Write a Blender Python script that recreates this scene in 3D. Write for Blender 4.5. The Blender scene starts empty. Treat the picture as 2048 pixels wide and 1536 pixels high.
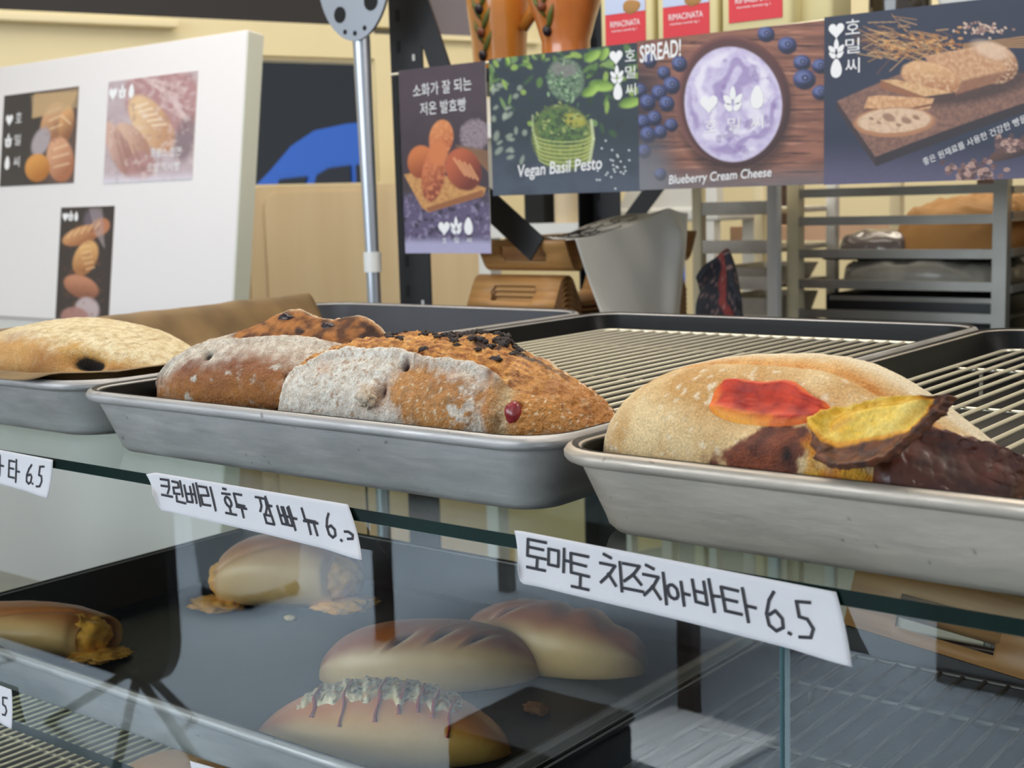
import bpy, bmesh, math, random
import numpy as np
from mathutils import Matrix, Vector

# ------------------------------------------------------------------ camera, sky, lights, exposure
S = bpy.context.scene
COL = S.collection
S.view_settings.view_transform = 'Standard'
S.view_settings.look = 'None'
S.view_settings.gamma = 1.0
S.view_settings.exposure = 0.0
S.cycles.transparent_max_bounces = 24
S.cycles.max_bounces = 8
S.cycles.caustics_reflective = False
S.cycles.caustics_refractive = False

cam_d = bpy.data.cameras.new('camera')
cam = bpy.data.objects.new('camera', cam_d)
COL.objects.link(cam)
S.camera = cam
cam_d.sensor_width = 36.0
cam_d.lens = 47.056
cam_d.clip_start = 0.02
cam.matrix_world = Matrix(((0.78630764, -0.06154511, 0.61476214, 0.0),
                           (0.61717515, 0.12422429, -0.77695763, 0.0),
                           (-0.02855045, 0.99034364, 0.13566262, 0.165),
                           (0, 0, 0, 1)))
cam_d.dof.use_dof = True
cam_d.dof.focus_distance = 0.80
cam_d.dof.aperture_fstop = 17.0

world = bpy.data.worlds.new('sky')
S.world = world
world.use_nodes = True
wn = world.node_tree.nodes
wn['Background'].inputs[0].default_value = (0.86, 0.93, 1.0, 1)
wn['Background'].inputs[1].default_value = 0.75


def area(name, loc, aim, sx, sy, power, col):
    d = bpy.data.lights.new(name, 'AREA')
    d.shape = 'RECTANGLE'; d.size = sx; d.size_y = sy; d.energy = power; d.color = col
    o = bpy.data.objects.new(name, d); COL.objects.link(o)
    o.location = loc
    o.rotation_euler = (Vector(aim) - Vector(loc)).to_track_quat('-Z', 'Y').to_euler()
    return o


area('ceiling_lamp_over_counter', (-0.75, 0.75, 1.48), (-0.75, 0.75, 0), 1.5, 0.25, 12.5, (1.0, 0.94, 0.84))
area('ceiling_lamp_over_shelves', (-1.5, 1.55, 1.48), (-1.5, 1.75, 0), 2.0, 0.25, 13, (1.0, 0.94, 0.84))
area('fill_light_right', (0.75, 1.35, 1.48), (-0.5, 1.5, 0), 0.4, 1.6, 26, (1.0, 0.93, 0.83))  # added fill for right-facing sides, the draped paper above all
area('fill_light_back', (-1.2, 3.5, 1.48), (-1.2, 3.6, 0), 1.6, 0.3, 14, (1.0, 0.90, 0.74))  # added light, brightens the wall seen behind the rack
area('fill_light_board', (-2.7, 0.55, 1.48), (-2.7, 1.7, -.2), 1.2, 0.4, 9.5, (1.0, 0.95, 0.90))  # fill added to reach the board's lower part below the shelf
area('ceiling_lamp_by_window', (-2.0, 2.55, 1.48), (-2.2, 2.9, 0), 2.6, 0.25, 13, (1.0, 0.90, 0.72))
area('daylight_through_shopfront', (-2.2, -3.3, 0.9), (-2.0, -1.0, -0.9), 4.0, 1.6, 120, (0.82, 0.92, 1.0))
o = area('fill_light_customer_floor', (-2.6, -2.1, 1.5), (-2.6, -2.0, -1.15), 3.6, 1.4, 165, (0.84, 0.93, 1.0))  # added fill, brightens the floor mirrored in the front pane; no real skylight
o.data.spread = math.radians(80)

rng = np.random.default_rng(7)
random.seed(7)
PI = math.pi


# ------------------------------------------------------------------ helpers: numbers
def lin(c):
    c = np.asarray(c, float) / 255.0
    return np.where(c <= 0.04045, c / 12.92, ((c + 0.055) / 1.055) ** 2.4)


_perm = np.random.default_rng(3).permutation(256)
_perm = np.concatenate([_perm, _perm, _perm])
_grad = np.random.default_rng(4).normal(size=(256, 3))
_grad /= np.linalg.norm(_grad, axis=1)[:, None]


def noise3(p):
    p = np.asarray(p, float)
    i = np.floor(p).astype(int); f = p - i; i &= 255
    w = f * f * f * (f * (f * 6 - 15) + 10)
    out = 0
    for dx in (0, 1):
        for dy in (0, 1):
            for dz in (0, 1):
                h = _perm[_perm[_perm[i[..., 0] + dx] + i[..., 1] + dy] + i[..., 2] + dz]
                g = _grad[h]
                d = f - np.array([dx, dy, dz])
                wt = (w[..., 0] if dx else 1 - w[..., 0]) * (w[..., 1] if dy else 1 - w[..., 1]) * (w[..., 2] if dz else 1 - w[..., 2])
                out = out + wt * (g * d).sum(-1)
    return out * 1.5


def fbm(p, sc, octv=4, gain=0.5):
    p = np.asarray(p, float) * sc
    a, t, n = 1.0, 0.0, 0.0
    for k in range(octv):
        t = t + a * noise3(p + 17.3 * k); n += a; a *= gain; p = p * 2.03
    return t / n


def sstep(a, b, x):
    t = np.clip((np.asarray(x, float) - a) / (b - a), 0, 1)
    return t * t * (3 - 2 * t)


def mix(a, b, t):
    t = np.asarray(t)[..., None]
    return a * (1 - t) + b * t


# ------------------------------------------------------------------ helpers: materials
def _new(name):
    m = bpy.data.materials.new(name); m.use_nodes = True
    return m, m.node_tree.nodes, m.node_tree.links, m.node_tree.nodes['Principled BSDF']


def mat(name, rgb, rough=0.5, metal=0.0, var=0.0, vscale=20, bump=0.0, bscale=200, stretch=(1, 1, 1), coat=0.0, spec=0.5):
    m, N, L, b = _new(name)
    c = tuple(lin(rgb)) + (1,)
    b.inputs['Base Color'].default_value = c
    b.inputs['Roughness'].default_value = rough
    b.inputs['Metallic'].default_value = metal
    b.inputs['Coat Weight'].default_value = coat
    b.inputs['Specular IOR Level'].default_value = spec
    tc = N.new('ShaderNodeTexCoord'); mp = N.new('ShaderNodeMapping')
    mp.inputs['Scale'].default_value = stretch
    L.new(tc.outputs['Object'], mp.inputs['Vector'])
    if var:
        n = N.new('ShaderNodeTexNoise'); n.inputs['Scale'].default_value = vscale; n.inputs['Detail'].default_value = 6
        L.new(mp.outputs[0], n.inputs['Vector'])
        r = N.new('ShaderNodeValToRGB')
        r.color_ramp.elements[0].position = 0.3; r.color_ramp.elements[1].position = 0.7
        r.color_ramp.elements[0].color = tuple(x * (1 - var) for x in c[:3]) + (1,)
        r.color_ramp.elements[1].color = tuple(min(1, x * (1 + var)) for x in c[:3]) + (1,)
        L.new(n.outputs['Fac'], r.inputs[0]); L.new(r.outputs[0], b.inputs['Base Color'])
    if bump:
        n2 = N.new('ShaderNodeTexNoise'); n2.inputs['Scale'].default_value = bscale; n2.inputs['Detail'].default_value = 5
        L.new(mp.outputs[0], n2.inputs['Vector'])
        bp = N.new('ShaderNodeBump'); bp.inputs['Strength'].default_value = bump; bp.inputs['Distance'].default_value = 0.002
        L.new(n2.outputs['Fac'], bp.inputs['Height']); L.new(bp.outputs[0], b.inputs['Normal'])
    return m


def vmat(name, rough=0.6, bump=0.0, bscale=600, fine=0.0, sss=0.0, coat=0.0, glossattr=False):
    """material whose colour is the painted colour of the thing itself (attribute 'Col')"""
    m, N, L, b = _new(name)
    a = N.new('ShaderNodeAttribute'); a.attribute_name = 'Col'
    b.inputs['Roughness'].default_value = rough
    b.inputs['Coat Weight'].default_value = coat
    out = a.outputs['Color']
    tc = N.new('ShaderNodeTexCoord')
    if fine:
        n = N.new('ShaderNodeTexNoise'); n.inputs['Scale'].default_value = 900; n.inputs['Detail'].default_value = 3
        L.new(tc.outputs['Object'], n.inputs['Vector'])
        mr = N.new('ShaderNodeMapRange'); mr.inputs[1].default_value = 0.3; mr.inputs[2].default_value = 0.7
        mr.inputs[3].default_value = 1 - fine; mr.inputs[4].default_value = 1 + fine
        L.new(n.outputs['Fac'], mr.inputs[0])
        vm = N.new('ShaderNodeVectorMath'); vm.operation = 'SCALE'
        L.new(a.outputs['Color'], vm.inputs[0]); L.new(mr.outputs[0], vm.inputs['Scale'])
        out = vm.outputs[0]
    L.new(out, b.inputs['Base Color'])
    if sss:
        b.inputs['Subsurface Weight'].default_value = sss
        b.inputs['Subsurface Radius'].default_value = (0.006, 0.003, 0.0015)
    if glossattr:
        g = N.new('ShaderNodeAttribute'); g.attribute_name = 'Rgh'
        L.new(g.outputs['Fac'], b.inputs['Roughness'])
    if bump:
        n2 = N.new('ShaderNodeTexNoise'); n2.inputs['Scale'].default_value = bscale; n2.inputs['Detail'].default_value = 6
        L.new(tc.outputs['Object'], n2.inputs['Vector'])
        bp = N.new('ShaderNodeBump'); bp.inputs['Strength'].default_value = bump; bp.inputs['Distance'].default_value = 0.0012
        L.new(n2.outputs['Fac'], bp.inputs['Height']); L.new(bp.outputs[0], b.inputs['Normal'])
    return m


def glass_mat(name, tint, ior=1.8, rough=0.0):
    """thin clear pane: see-through plus the surface's mirror reflection on its outer faces"""
    m = bpy.data.materials.new(name); m.use_nodes = True
    N, L = m.node_tree.nodes, m.node_tree.links
    N.remove(N['Principled BSDF'])
    t = N.new('ShaderNodeBsdfTransparent'); t.inputs[0].default_value = tint + (1,)
    g = N.new('ShaderNodeBsdfGlossy'); g.inputs['Roughness'].default_value = rough
    fr = N.new('ShaderNodeFresnel'); fr.inputs['IOR'].default_value = ior
    geo = N.new('ShaderNodeNewGeometry')
    mm = N.new('ShaderNodeMath'); mm.operation = 'SUBTRACT'; mm.inputs[0].default_value = 1.0
    L.new(geo.outputs['Backfacing'], mm.inputs[1])
    mu = N.new('ShaderNodeMath'); mu.operation = 'MULTIPLY'
    L.new(fr.outputs[0], mu.inputs[0]); L.new(mm.outputs[0], mu.inputs[1])
    mx = N.new('ShaderNodeMixShader')
    L.new(mu.outputs[0], mx.inputs[0]); L.new(t.outputs[0], mx.inputs[1]); L.new(g.outputs[0], mx.inputs[2])
    L.new(mx.outputs[0], N['Material Output'].inputs[0])
    return m


def wood_mat(name, c1, c2, scale=(3, 60, 60), rough=0.5):
    m, N, L, b = _new(name)
    tc = N.new('ShaderNodeTexCoord'); mp = N.new('ShaderNodeMapping'); mp.inputs['Scale'].default_value = scale
    n = N.new('ShaderNodeTexNoise'); n.inputs['Scale'].default_value = 1.0; n.inputs['Detail'].default_value = 8
    r = N.new('ShaderNodeValToRGB')
    r.color_ramp.elements[0].position = 0.32; r.color_ramp.elements[1].position = 0.68
    r.color_ramp.elements[0].color = tuple(lin(c1)) + (1,); r.color_ramp.elements[1].color = tuple(lin(c2)) + (1,)
    L.new(tc.outputs['Object'], mp.inputs[0]); L.new(mp.outputs[0], n.inputs['Vector'])
    L.new(n.outputs['Fac'], r.inputs[0]); L.new(r.outputs[0], b.inputs['Base Color'])
    b.inputs['Roughness'].default_value = rough
    return m


M = {}
def worn(m, spots=0.55):
    """small dark burn specks and wiped streaks on a metal"""
    N, L = m.node_tree.nodes, m.node_tree.links; b = N['Principled BSDF']
    src = b.inputs['Base Color'].links[0].from_socket
    tc = N.new('ShaderNodeTexCoord'); n = N.new('ShaderNodeTexNoise'); n.inputs['Scale'].default_value = 130; n.inputs['Detail'].default_value = 2
    L.new(tc.outputs['Object'], n.inputs['Vector'])
    r = N.new('ShaderNodeMapRange'); r.inputs[1].default_value = .70; r.inputs[2].default_value = .78; r.inputs[3].default_value = 0; r.inputs[4].default_value = spots
    L.new(n.outputs['Fac'], r.inputs[0])
    mx = N.new('ShaderNodeMix'); mx.data_type = 'RGBA'; mx.inputs[7].default_value = (.10, .07, .05, 1)
    L.new(r.outputs[0], mx.inputs[0]); L.new(src, mx.inputs[6]); L.new(mx.outputs[2], b.inputs['Base Color'])
    n2 = N.new('ShaderNodeTexNoise'); n2.inputs['Scale'].default_value = 35; n2.inputs['Detail'].default_value = 6
    mp = N.new('ShaderNodeMapping'); mp.inputs['Scale'].default_value = (1, 1, 5)
    L.new(tc.outputs['Object'], mp.inputs[0]); L.new(mp.outputs[0], n2.inputs['Vector'])
    r2 = N.new('ShaderNodeMapRange'); r2.inputs[1].default_value = .3; r2.inputs[2].default_value = .7; r2.inputs[3].default_value = .34; r2.inputs[4].default_value = .60
    L.new(n2.outputs['Fac'], r2.inputs[0]); L.new(r2.outputs[0], b.inputs['Roughness'])
    return m


M['alu'] = worn(mat('tray_aluminium', (178, 174, 172), 0.44, 0.60, 0.16, 14, 0.12, 90, (1, 1, 3)))
M['alu_reflect_tint'] = worn(mat('tray_aluminium_warm', (186, 175, 162), 0.48, 0.55, 0.16, 10, 0.15, 80, (1, 1, 3)))  # base colour carries a beige reflection; the specks are wear
M['nonstick'] = mat('black_nonstick', (15, 15, 16), 0.42, 0.0, 0.25, 40, 0.06, 300, spec=0.22)
M['nonstick_grey'] = mat('grey_nonstick', (54, 55, 62), 0.5, 0.0, 0.1, 20, 0.05, 200)
M['wire'] = mat('chrome_wire', (236, 228, 206), 0.30, 0.6)
M['dimmed_wire'] = mat('dimmed_wire', (104, 102, 96), 0.45, 0.5)  # chrome darkened in colour where the pane's reflection veils the wires
M['steel'] = mat('steel_square_tube', (150, 148, 142), 0.38, 0.75, 0.08, 20)
M['pole'] = mat('grey_pole_metal', (176, 180, 188), 0.30, 0.8)
M['black_metal'] = mat('black_painted_steel', (26, 26, 30), 0.45, 0.1, 0.1, 30)
M['slot'] = mat('bright_gap', (205, 205, 200), 0.6)
M['hole'] = mat('dark_hole', (12, 12, 14), 0.8)
M['edge'] = mat('green_glass_edge', (6, 30, 25), 0.25, 0.0, 0.5, 25, stretch=(1, 1, 0.2), spec=0.2)
M['pane_edge'] = mat('pale_glass_edge', (160, 192, 198), 0.2)
M['glass'] = glass_mat('front_glass', (0.975, 0.99, 0.985), 2.0)
M['shelf_glass'] = glass_mat('shelf_glass', (0.90, 0.955, 0.93), 1.6)
M['door_glass'] = glass_mat('rear_door_glass', (0.95, 0.97, 0.96), 1.3)
M['tape'] = mat('paper_tape', (214, 211, 214), 0.8, 0, 0.02, 60, 0.08, 350)
M['ink'] = mat('black_marker', (34, 30, 38), 0.6)
M['board'] = mat('white_board', (226, 221, 222), 0.6)
M['board_edge'] = mat('white_board_edge', (206, 208, 196), 0.6)
M['parch'] = mat('brown_parchment', (140, 106, 62), 0.55, 0, 0.12, 18, 0.15, 40)
M['white_plastic'] = mat('white_plastic', (226, 226, 224), 0.4)
M['milky'] = mat('milky_plastic', (222, 216, 204), 0.4, 0, 0.1, 30)
M['cream_wall'] = mat('cream_wall_paint', (226, 214, 178), 0.8, 0, 0.03, 3)
M['cream_frame'] = mat('cream_frame', (232, 220, 186), 0.6)
M['beige'] = wood_mat('pale_beige_laminate', (205, 184, 150), (214, 196, 166), (12, 12, 1.2), 0.6)
M['dark_glass'] = mat('dark_outside', (32, 33, 44), 0.25)
M['soffit'] = mat('dark_canopy', (30, 28, 34), 0.6)
M['blue_car'] = mat('blue_car_paint', (22, 112, 232), 0.3, 0.0, coat=0.5)
M['car_glass'] = mat('car_window', (24, 26, 40), 0.15)
M['ply'] = wood_mat('bent_plywood', (166, 116, 64), (198, 148, 90), (3, 90, 90), 0.45)
M['ply_edge'] = wood_mat('plywood_edge', (92, 60, 34), (170, 124, 76), (2, 2, 700), 0.6)
M['paper'] = mat('white_greaseproof', (238, 234, 226), 0.7, 0, 0.03, 20)
M['floor'] = mat('grey_floor', (138, 147, 155), 0.6, 0, 0.05, 2)
M['ceil'] = mat('ceiling_paint', (225, 222, 214), 0.9)
M['dark_wood'] = wood_mat('dark_brown_wood', (52, 38, 32), (78, 58, 48), (8, 8, 60), 0.5)
M['terracotta'] = mat('orange_glazed_ceramic', (214, 138, 56), 0.22, 0, 0.10, 14, coat=0.4)
M['terracotta_red'] = mat('red_orange_glazed_ceramic', (208, 120, 60), 0.2, 0, 0.10, 14, coat=0.5)
M['olive'] = mat('olive_black', (40, 24, 30), 0.3)
M['olive_red'] = mat('olive_brown', (120, 60, 34), 0.35)
M['leaf'] = mat('leaf_green', (98, 104, 44), 0.5)
M['pack'] = mat('cream_paper_pack', (226, 212, 160), 0.65, 0, 0.04, 10, 0.1, 20)
M['pack_red'] = mat('red_label', (214, 44, 54), 0.5)
M['pack_blue'] = mat('pale_blue_label', (190, 200, 226), 0.5)
M['print_white'] = mat('white_print', (240, 238, 240), 0.5)
M['kraft'] = mat('kraft_paper', (176, 128, 72), 0.7, 0, 0.12, 9, 0.3, 14)
M['bag'] = mat('grey_plastic_bag', (196, 188, 172), 0.35, 0, 0.25, 16, 0.6, 26, coat=0.3)
M['bag_dark'] = mat('dark_plastic_bag', (120, 108, 106), 0.25, 0, 0.25, 18, 0.9, 30, coat=0.6)
M['red_cloth'] = mat('red_patterned_cloth', (150, 60, 56), 0.8, 0, 0.35, 40)
M['dark_cloth'] = mat('dark_cloth', (40, 42, 50), 0.8)
M['brown_jar'] = mat('dark_brown_jar', (46, 34, 22), 0.15, coat=0.6)
M['sunpatch'] = mat('white_sunpatch_sheet', (240, 242, 244), 0.7)
M['clay'] = mat('pinkish_floorboards', (206, 168, 140), 0.6, 0, 0.05, 4)
M['art'] = vmat('printed_paper', 0.5)
M['bread'] = vmat('bread_crust', 0.7, 1.0, 800, 0.22, 0.0, 0.0, True)
M['bun'] = vmat('soft_bun_crust', 0.38, 0.08, 220, 0.03, 0.08)
M['ketchup'] = mat('ketchup', (150, 36, 26), 0.25, coat=0.4)
M['cheese'] = vmat('molten_cheese', 0.55, 0.6, 350, 0.14)


# ------------------------------------------------------------------ helpers: objects
def tag(o, label, cat, group=None, kind=None):
    o['label'] = label
    if cat: o['category'] = cat
    if group: o['group'] = group
    if kind: o['kind'] = kind
    return o


def thing(name, label, cat, loc=(0, 0, 0), rz=0.0, group=None):
    o = bpy.data.objects.new(name, None); COL.objects.link(o)
    o.empty_display_size = 0.03
    o.location = loc; o.rotation_euler = (0, 0, rz)
    return tag(o, label, cat, group)


def link(name, me, parent=None, mats=()):
    o = bpy.data.objects.new(name, me); COL.objects.link(o)
    for m in mats: me.materials.append(m)
    if parent is not None: o.parent = parent
    return o


def dup(root, loc=None, rz=None, label=None):
    r = root.copy(); COL.objects.link(r)
    if loc is not None: r.location = loc
    if rz is not None: r.rotation_euler = (0, 0, rz)
    if label: r['label'] = label
    for ch in list(root.children):
        c = ch.copy(); COL.objects.link(c); c.parent = r
        for g in list(ch.children):
            d = g.copy(); COL.objects.link(d); d.parent = c
    return r


class MB:
    """collects shapes into one mesh"""
    def __init__(s):
        s.v, s.f, s.mi = [], [], []

    def add(s, vs, fs, mi=0):
        o = len(s.v); s.v += [tuple(map(float, p)) for p in vs]
        s.f += [tuple(i + o for i in f) for f in fs]; s.mi += [mi] * len(fs)
        return s

    def box(s, a, b, mi=0, bev=0.0):
        (x0, y0, z0), (x1, y1, z1) = a, b
        if bev <= 0:
            vs = [(x, y, z) for z in (z0, z1) for y in (y0, y1) for x in (x0, x1)]
            return s.add(vs, [(0, 2, 3, 1), (4, 5, 7, 6), (0, 1, 5, 4), (2, 6, 7, 3), (0, 4, 6, 2), (1, 3, 7, 5)], mi)
        bm = bmesh.new(); bmesh.ops.create_cube(bm, size=1)
        for v in bm.verts:
            v.co = Vector(((x0 + x1) / 2 + v.co.x * (x1 - x0), (y0 + y1) / 2 + v.co.y * (y1 - y0), (z0 + z1) / 2 + v.co.z * (z1 - z0)))
        bmesh.ops.bevel(bm, geom=list(bm.edges), offset=bev, segments=3, affect='EDGES', profile=0.5)
        bm.verts.index_update()
        s.add([v.co for v in bm.verts], [[v.index for v in f.verts] for f in bm.faces], mi); bm.free()
        return s

    def obox(s, c, ax, ay, az, mi=0):
        c, ax, ay, az = map(Vector, (c, ax, ay, az))
        vs = [c + ax * i + ay * j + az * k for k in (-1, 1) for j in (-1, 1) for i in (-1, 1)]
        return s.add(vs, [(0, 2, 3, 1), (4, 5, 7, 6), (0, 1, 5, 4), (2, 6, 7, 3), (0, 4, 6, 2), (1, 3, 7, 5)], mi)

    def tube(s, pts, r, n=8, mi=0, cap=True):
        pts = [Vector(p) for p in pts]; rs = r if isinstance(r, (list, tuple)) else [r] * len(pts)
        rings = []
        up = None
        for i, p in enumerate(pts):
            t = (pts[min(i + 1, len(pts) - 1)] - pts[max(i - 1, 0)]).normalized()
            if up is None:
                up = Vector((0, 0, 1)) if abs(t.z) < 0.9 else Vector((1, 0, 0))
            a = t.cross(up).normalized(); b = a.cross(t).normalized(); up = b
            rings.append([p + (a * math.cos(2 * PI * k / n) + b * math.sin(2 * PI * k / n)) * rs[i] for k in range(n)])
        fs = []
        for i in range(len(pts) - 1):
            for k in range(n):
                fs.append((i * n + k, i * n + (k + 1) % n, (i + 1) * n + (k + 1) % n, (i + 1) * n + k))
        if cap:
            fs.append(tuple(range(n - 1, -1, -1))); fs.append(tuple((len(pts) - 1) * n + k for k in range(n)))
        return s.add([q for r_ in rings for q in r_], fs, mi)

    def lathe(s, prof, n=32, c=(0, 0, 0), mi=0, caps=True):
        vs = [(c[0] + r * math.cos(2 * PI * k / n), c[1] + r * math.sin(2 * PI * k / n), c[2] + z) for r, z in prof for k in range(n)]
        fs = [(i * n + k, i * n + (k + 1) % n, (i + 1) * n + (k + 1) % n, (i + 1) * n + k) for i in range(len(prof) - 1) for k in range(n)]
        if caps:
            fs.append(tuple(range(n - 1, -1, -1))); fs.append(tuple((len(prof) - 1) * n + k for k in range(n)))
        return s.add(vs, fs, mi)

    def prism(s, poly, y0, y1, mi=0):
        """outline in X,Z pushed along Y"""
        n = len(poly)
        vs = [(x, y0, z) for x, z in poly] + [(x, y1, z) for x, z in poly]
        fs = [tuple(range(n)), tuple(range(2 * n - 1, n - 1, -1))] + [(i, i + n, (i + 1) % n + n, (i + 1) % n) for i in range(n)]
        return s.add(vs, fs, mi)

    def mesh(s, name, smooth=None):
        me = bpy.data.meshes.new(name); me.from_pydata(s.v, [], s.f)
        if any(s.mi): me.polygons.foreach_set('material_index', s.mi)
        bm = bmesh.new(); bm.from_mesh(me); bmesh.ops.recalc_face_normals(bm, faces=bm.faces[:]); bm.to_mesh(me); bm.free()
        if smooth is not None:
            me.polygons.foreach_set('use_smooth', [True] * len(me.polygons))
            if smooth < 180: me.set_sharp_from_angle(angle=math.radians(smooth))
        me.update()
        return me

    def obj(s, name, parent=None, mats=(), smooth=None):
        return link(name, s.mesh(name, smooth), parent, mats)


def grid_mesh(name, P, col=None, rgh=None, wrapv=False, smooth=True):
    """P: (nu, nv, 3) points; optional painted colour (linear) per point"""
    nu, nv = P.shape[:2]
    idx = np.arange(nu * nv).reshape(nu, nv)
    a = idx[:-1, :]; b = idx[1:, :]
    if wrapv:
        q = np.stack([a, b, np.roll(b, -1, 1), np.roll(a, -1, 1)], -1).reshape(-1, 4)
    else:
        q = np.stack([a[:, :-1], b[:, :-1], b[:, 1:], a[:, 1:]], -1).reshape(-1, 4)
    me = bpy.data.meshes.new(name)
    me.vertices.add(nu * nv); me.vertices.foreach_set('co', P.reshape(-1).astype(np.float32))
    me.loops.add(q.size); me.polygons.add(len(q))
    me.loops.foreach_set('vertex_index', q.reshape(-1).astype(np.int32))
    me.polygons.foreach_set('loop_start', np.arange(0, q.size, 4, dtype=np.int32))
    me.update(calc_edges=True); me.validate()
    if smooth: me.polygons.foreach_set('use_smooth', np.ones(len(me.polygons), bool))
    if col is not None:
        at = me.color_attributes.new('Col', 'FLOAT_COLOR', 'POINT')
        c4 = np.ones((nu * nv, 4), np.float32); c4[:, :3] = np.clip(col.reshape(-1, 3), 0, 1)
        at.data.foreach_set('color', c4.reshape(-1))
    if rgh is not None:
        at = me.attributes.new('Rgh', 'FLOAT', 'POINT')
        at.data.foreach_set('value', np.clip(rgh, 0.05, 1).reshape(-1).astype(np.float32))
    me.update()
    return me


def solid(o, t):
    md = o.modifiers.new('thickness', 'SOLIDIFY'); md.thickness = t; md.offset = 0
    return o


def text_mesh(name, body, x0, x1, z0, z1, y, parent, m, shear=0.0, bold=0.0, rot=0.0):
    """lettering fitted in a box of the X,Z plane, facing -Y"""
    cu = bpy.data.curves.new(name, 'FONT'); cu.body = body; cu.size = 1; cu.shear = shear; cu.offset = bold
    cu.resolution_u = 3
    t = bpy.data.objects.new('tmp', cu); COL.objects.link(t)
    bpy.context.view_layer.update()
    me = bpy.data.meshes.new_from_object(t.evaluated_get(bpy.context.evaluated_depsgraph_get()))
    bpy.data.objects.remove(t); bpy.data.curves.remove(cu)
    n = len(me.vertices)
    co = np.zeros(n * 3, np.float32); me.vertices.foreach_get('co', co); co = co.reshape(-1, 3)
    lo, hi = co[:, :2].min(0), co[:, :2].max(0)
    w, h = x1 - x0, z1 - z0
    u = (co[:, 0] - lo[0]) / max(hi[0] - lo[0], 1e-6); v = (co[:, 1] - lo[1]) / max(hi[1] - lo[1], 1e-6)
    px = (u - 0.5) * w; pz = (v - 0.5) * h
    cx, cz = (x0 + x1) / 2, (z0 + z1) / 2
    out = np.stack([cx + px * math.cos(rot) - pz * math.sin(rot), np.full(n, y), cz + px * math.sin(rot) + pz * math.cos(rot)], -1)
    me.vertices.foreach_set('co', out.reshape(-1).astype(np.float32)); me.materials.clear(); me.update()
    me.name = name
    return link(name, me, parent, [m])


# ------------------------------------------------------------------ helpers: trays and racks
def rrect(hx, hy, r, n=8):
    pts = []
    for cx, cy, a0 in ((hx - r, hy - r, 0), (-hx + r, hy - r, 90), (-hx + r, -hy + r, 180), (hx - r, -hy + r, 270)):
        for k in range(n + 1):
            a = math.radians(a0 + 90 * k / n)
            pts.append((cx + r * math.cos(a), cy + r * math.sin(a)))
    return pts


def loft(mb, loops, closed_first=True, closed_last=True, mi=0):
    n = len(loops[0]); vs = [p for l in loops for p in l]
    fs = [(i * n + k, i * n + (k + 1) % n, (i + 1) * n + (k + 1) % n, (i + 1) * n + k) for i in range(len(loops) - 1) for k in range(n)]
    if closed_first: fs.append(tuple(range(n - 1, -1, -1)))
    if closed_last: fs.append(tuple((len(loops) - 1) * n + k for k in range(n)))
    mb.add(vs, fs, mi)


def tray(name, label, x0, x1, y0, y1, z, metal, lining, h=0.045, r=0.034):
    cx, cy = (x0 + x1) / 2, (y0 + y1) / 2; hx, hy = (x1 - x0) / 2, (y1 - y0) / 2
    t = thing(name, label, 'baking tray', (cx, cy, z), 0)
    def ring(off, zz): return [(px, py, zz) for px, py in rrect(hx - off, hy - off, max(r - off * 0.55, 0.012))]
    L = [ring(.0300, 0.0006), ring(.0255, 0.0), ring(.0215, .0012), ring(.0185, .0045), ring(.0172, .009), ring(.0072, h - .0095), ring(.0066, h - .0075)]
    rb = .0042
    for k in range(9):                                  # rolled bead of the rim
        a = math.radians(-110 + k * 250 / 8)
        L.append(ring(rb - rb * math.cos(a), h - rb + rb * math.sin(a)))
    L += [ring(.0088, h - .006)]
    mb = MB(); loft(mb, L, True, False)
    mb.obj('pan_shell', t, [metal], 35)
    L2 = [ring(.0036, h + .0002), ring(.0056, h - .0001), ring(.0082, h - .0024), ring(.0092, h - .008), ring(.0190, .0100), ring(.0205, .0058), ring(.0240, .0036), ring(.0300, .0030)]
    mb = MB(); loft(mb, L2, False, True)
    o = mb.obj('nonstick_lining', t, [lining], 35)
    o['label'] = 'dark nonstick lining'
    return t


def wire_rack(label, x0, x1, y0, y1, z, pitch=0.0142, m=None):
    m = m or M['wire']
    cx, cy = (x0 + x1) / 2, (y0 + y1) / 2; hx, hy = (x1 - x0) / 2, (y1 - y0) / 2
    t = thing('cooling_rack', label, 'wire rack', (cx, cy, z))
    fr = [(p[0], p[1], 0.0044) for p in rrect(hx, hy, 0.012, 4)]
    mb = MB(); mb.tube(fr + fr[:1], .0017, 8); mb.obj('frame', t, [m], 60)
    for f in (-0.62, 0.0, 0.62):
        MB().tube([(-hx, f * hy, .0018), (hx, f * hy, .0018)], .0016, 8).obj('cross_bar', t, [m], 60)
    for f in (-0.62, 0.62):
        for g in (-.9, .9):
            MB().tube([(g * hx, f * hy, -.0195), (g * hx, f * hy, .0018)], .0017, 8).obj('foot', t, [m], 60)
    n = int(2 * hx / pitch)
    me = MB().tube([(0, -hy, .0044), (0, hy, 0.0044)], .0016, 8).mesh('wire', 60)
    me.materials.append(m)
    for k in range(1, n):
        o = link('wire', me, t); o.location = (-hx + 2 * hx * k / n, 0, 0)
    return t


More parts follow.
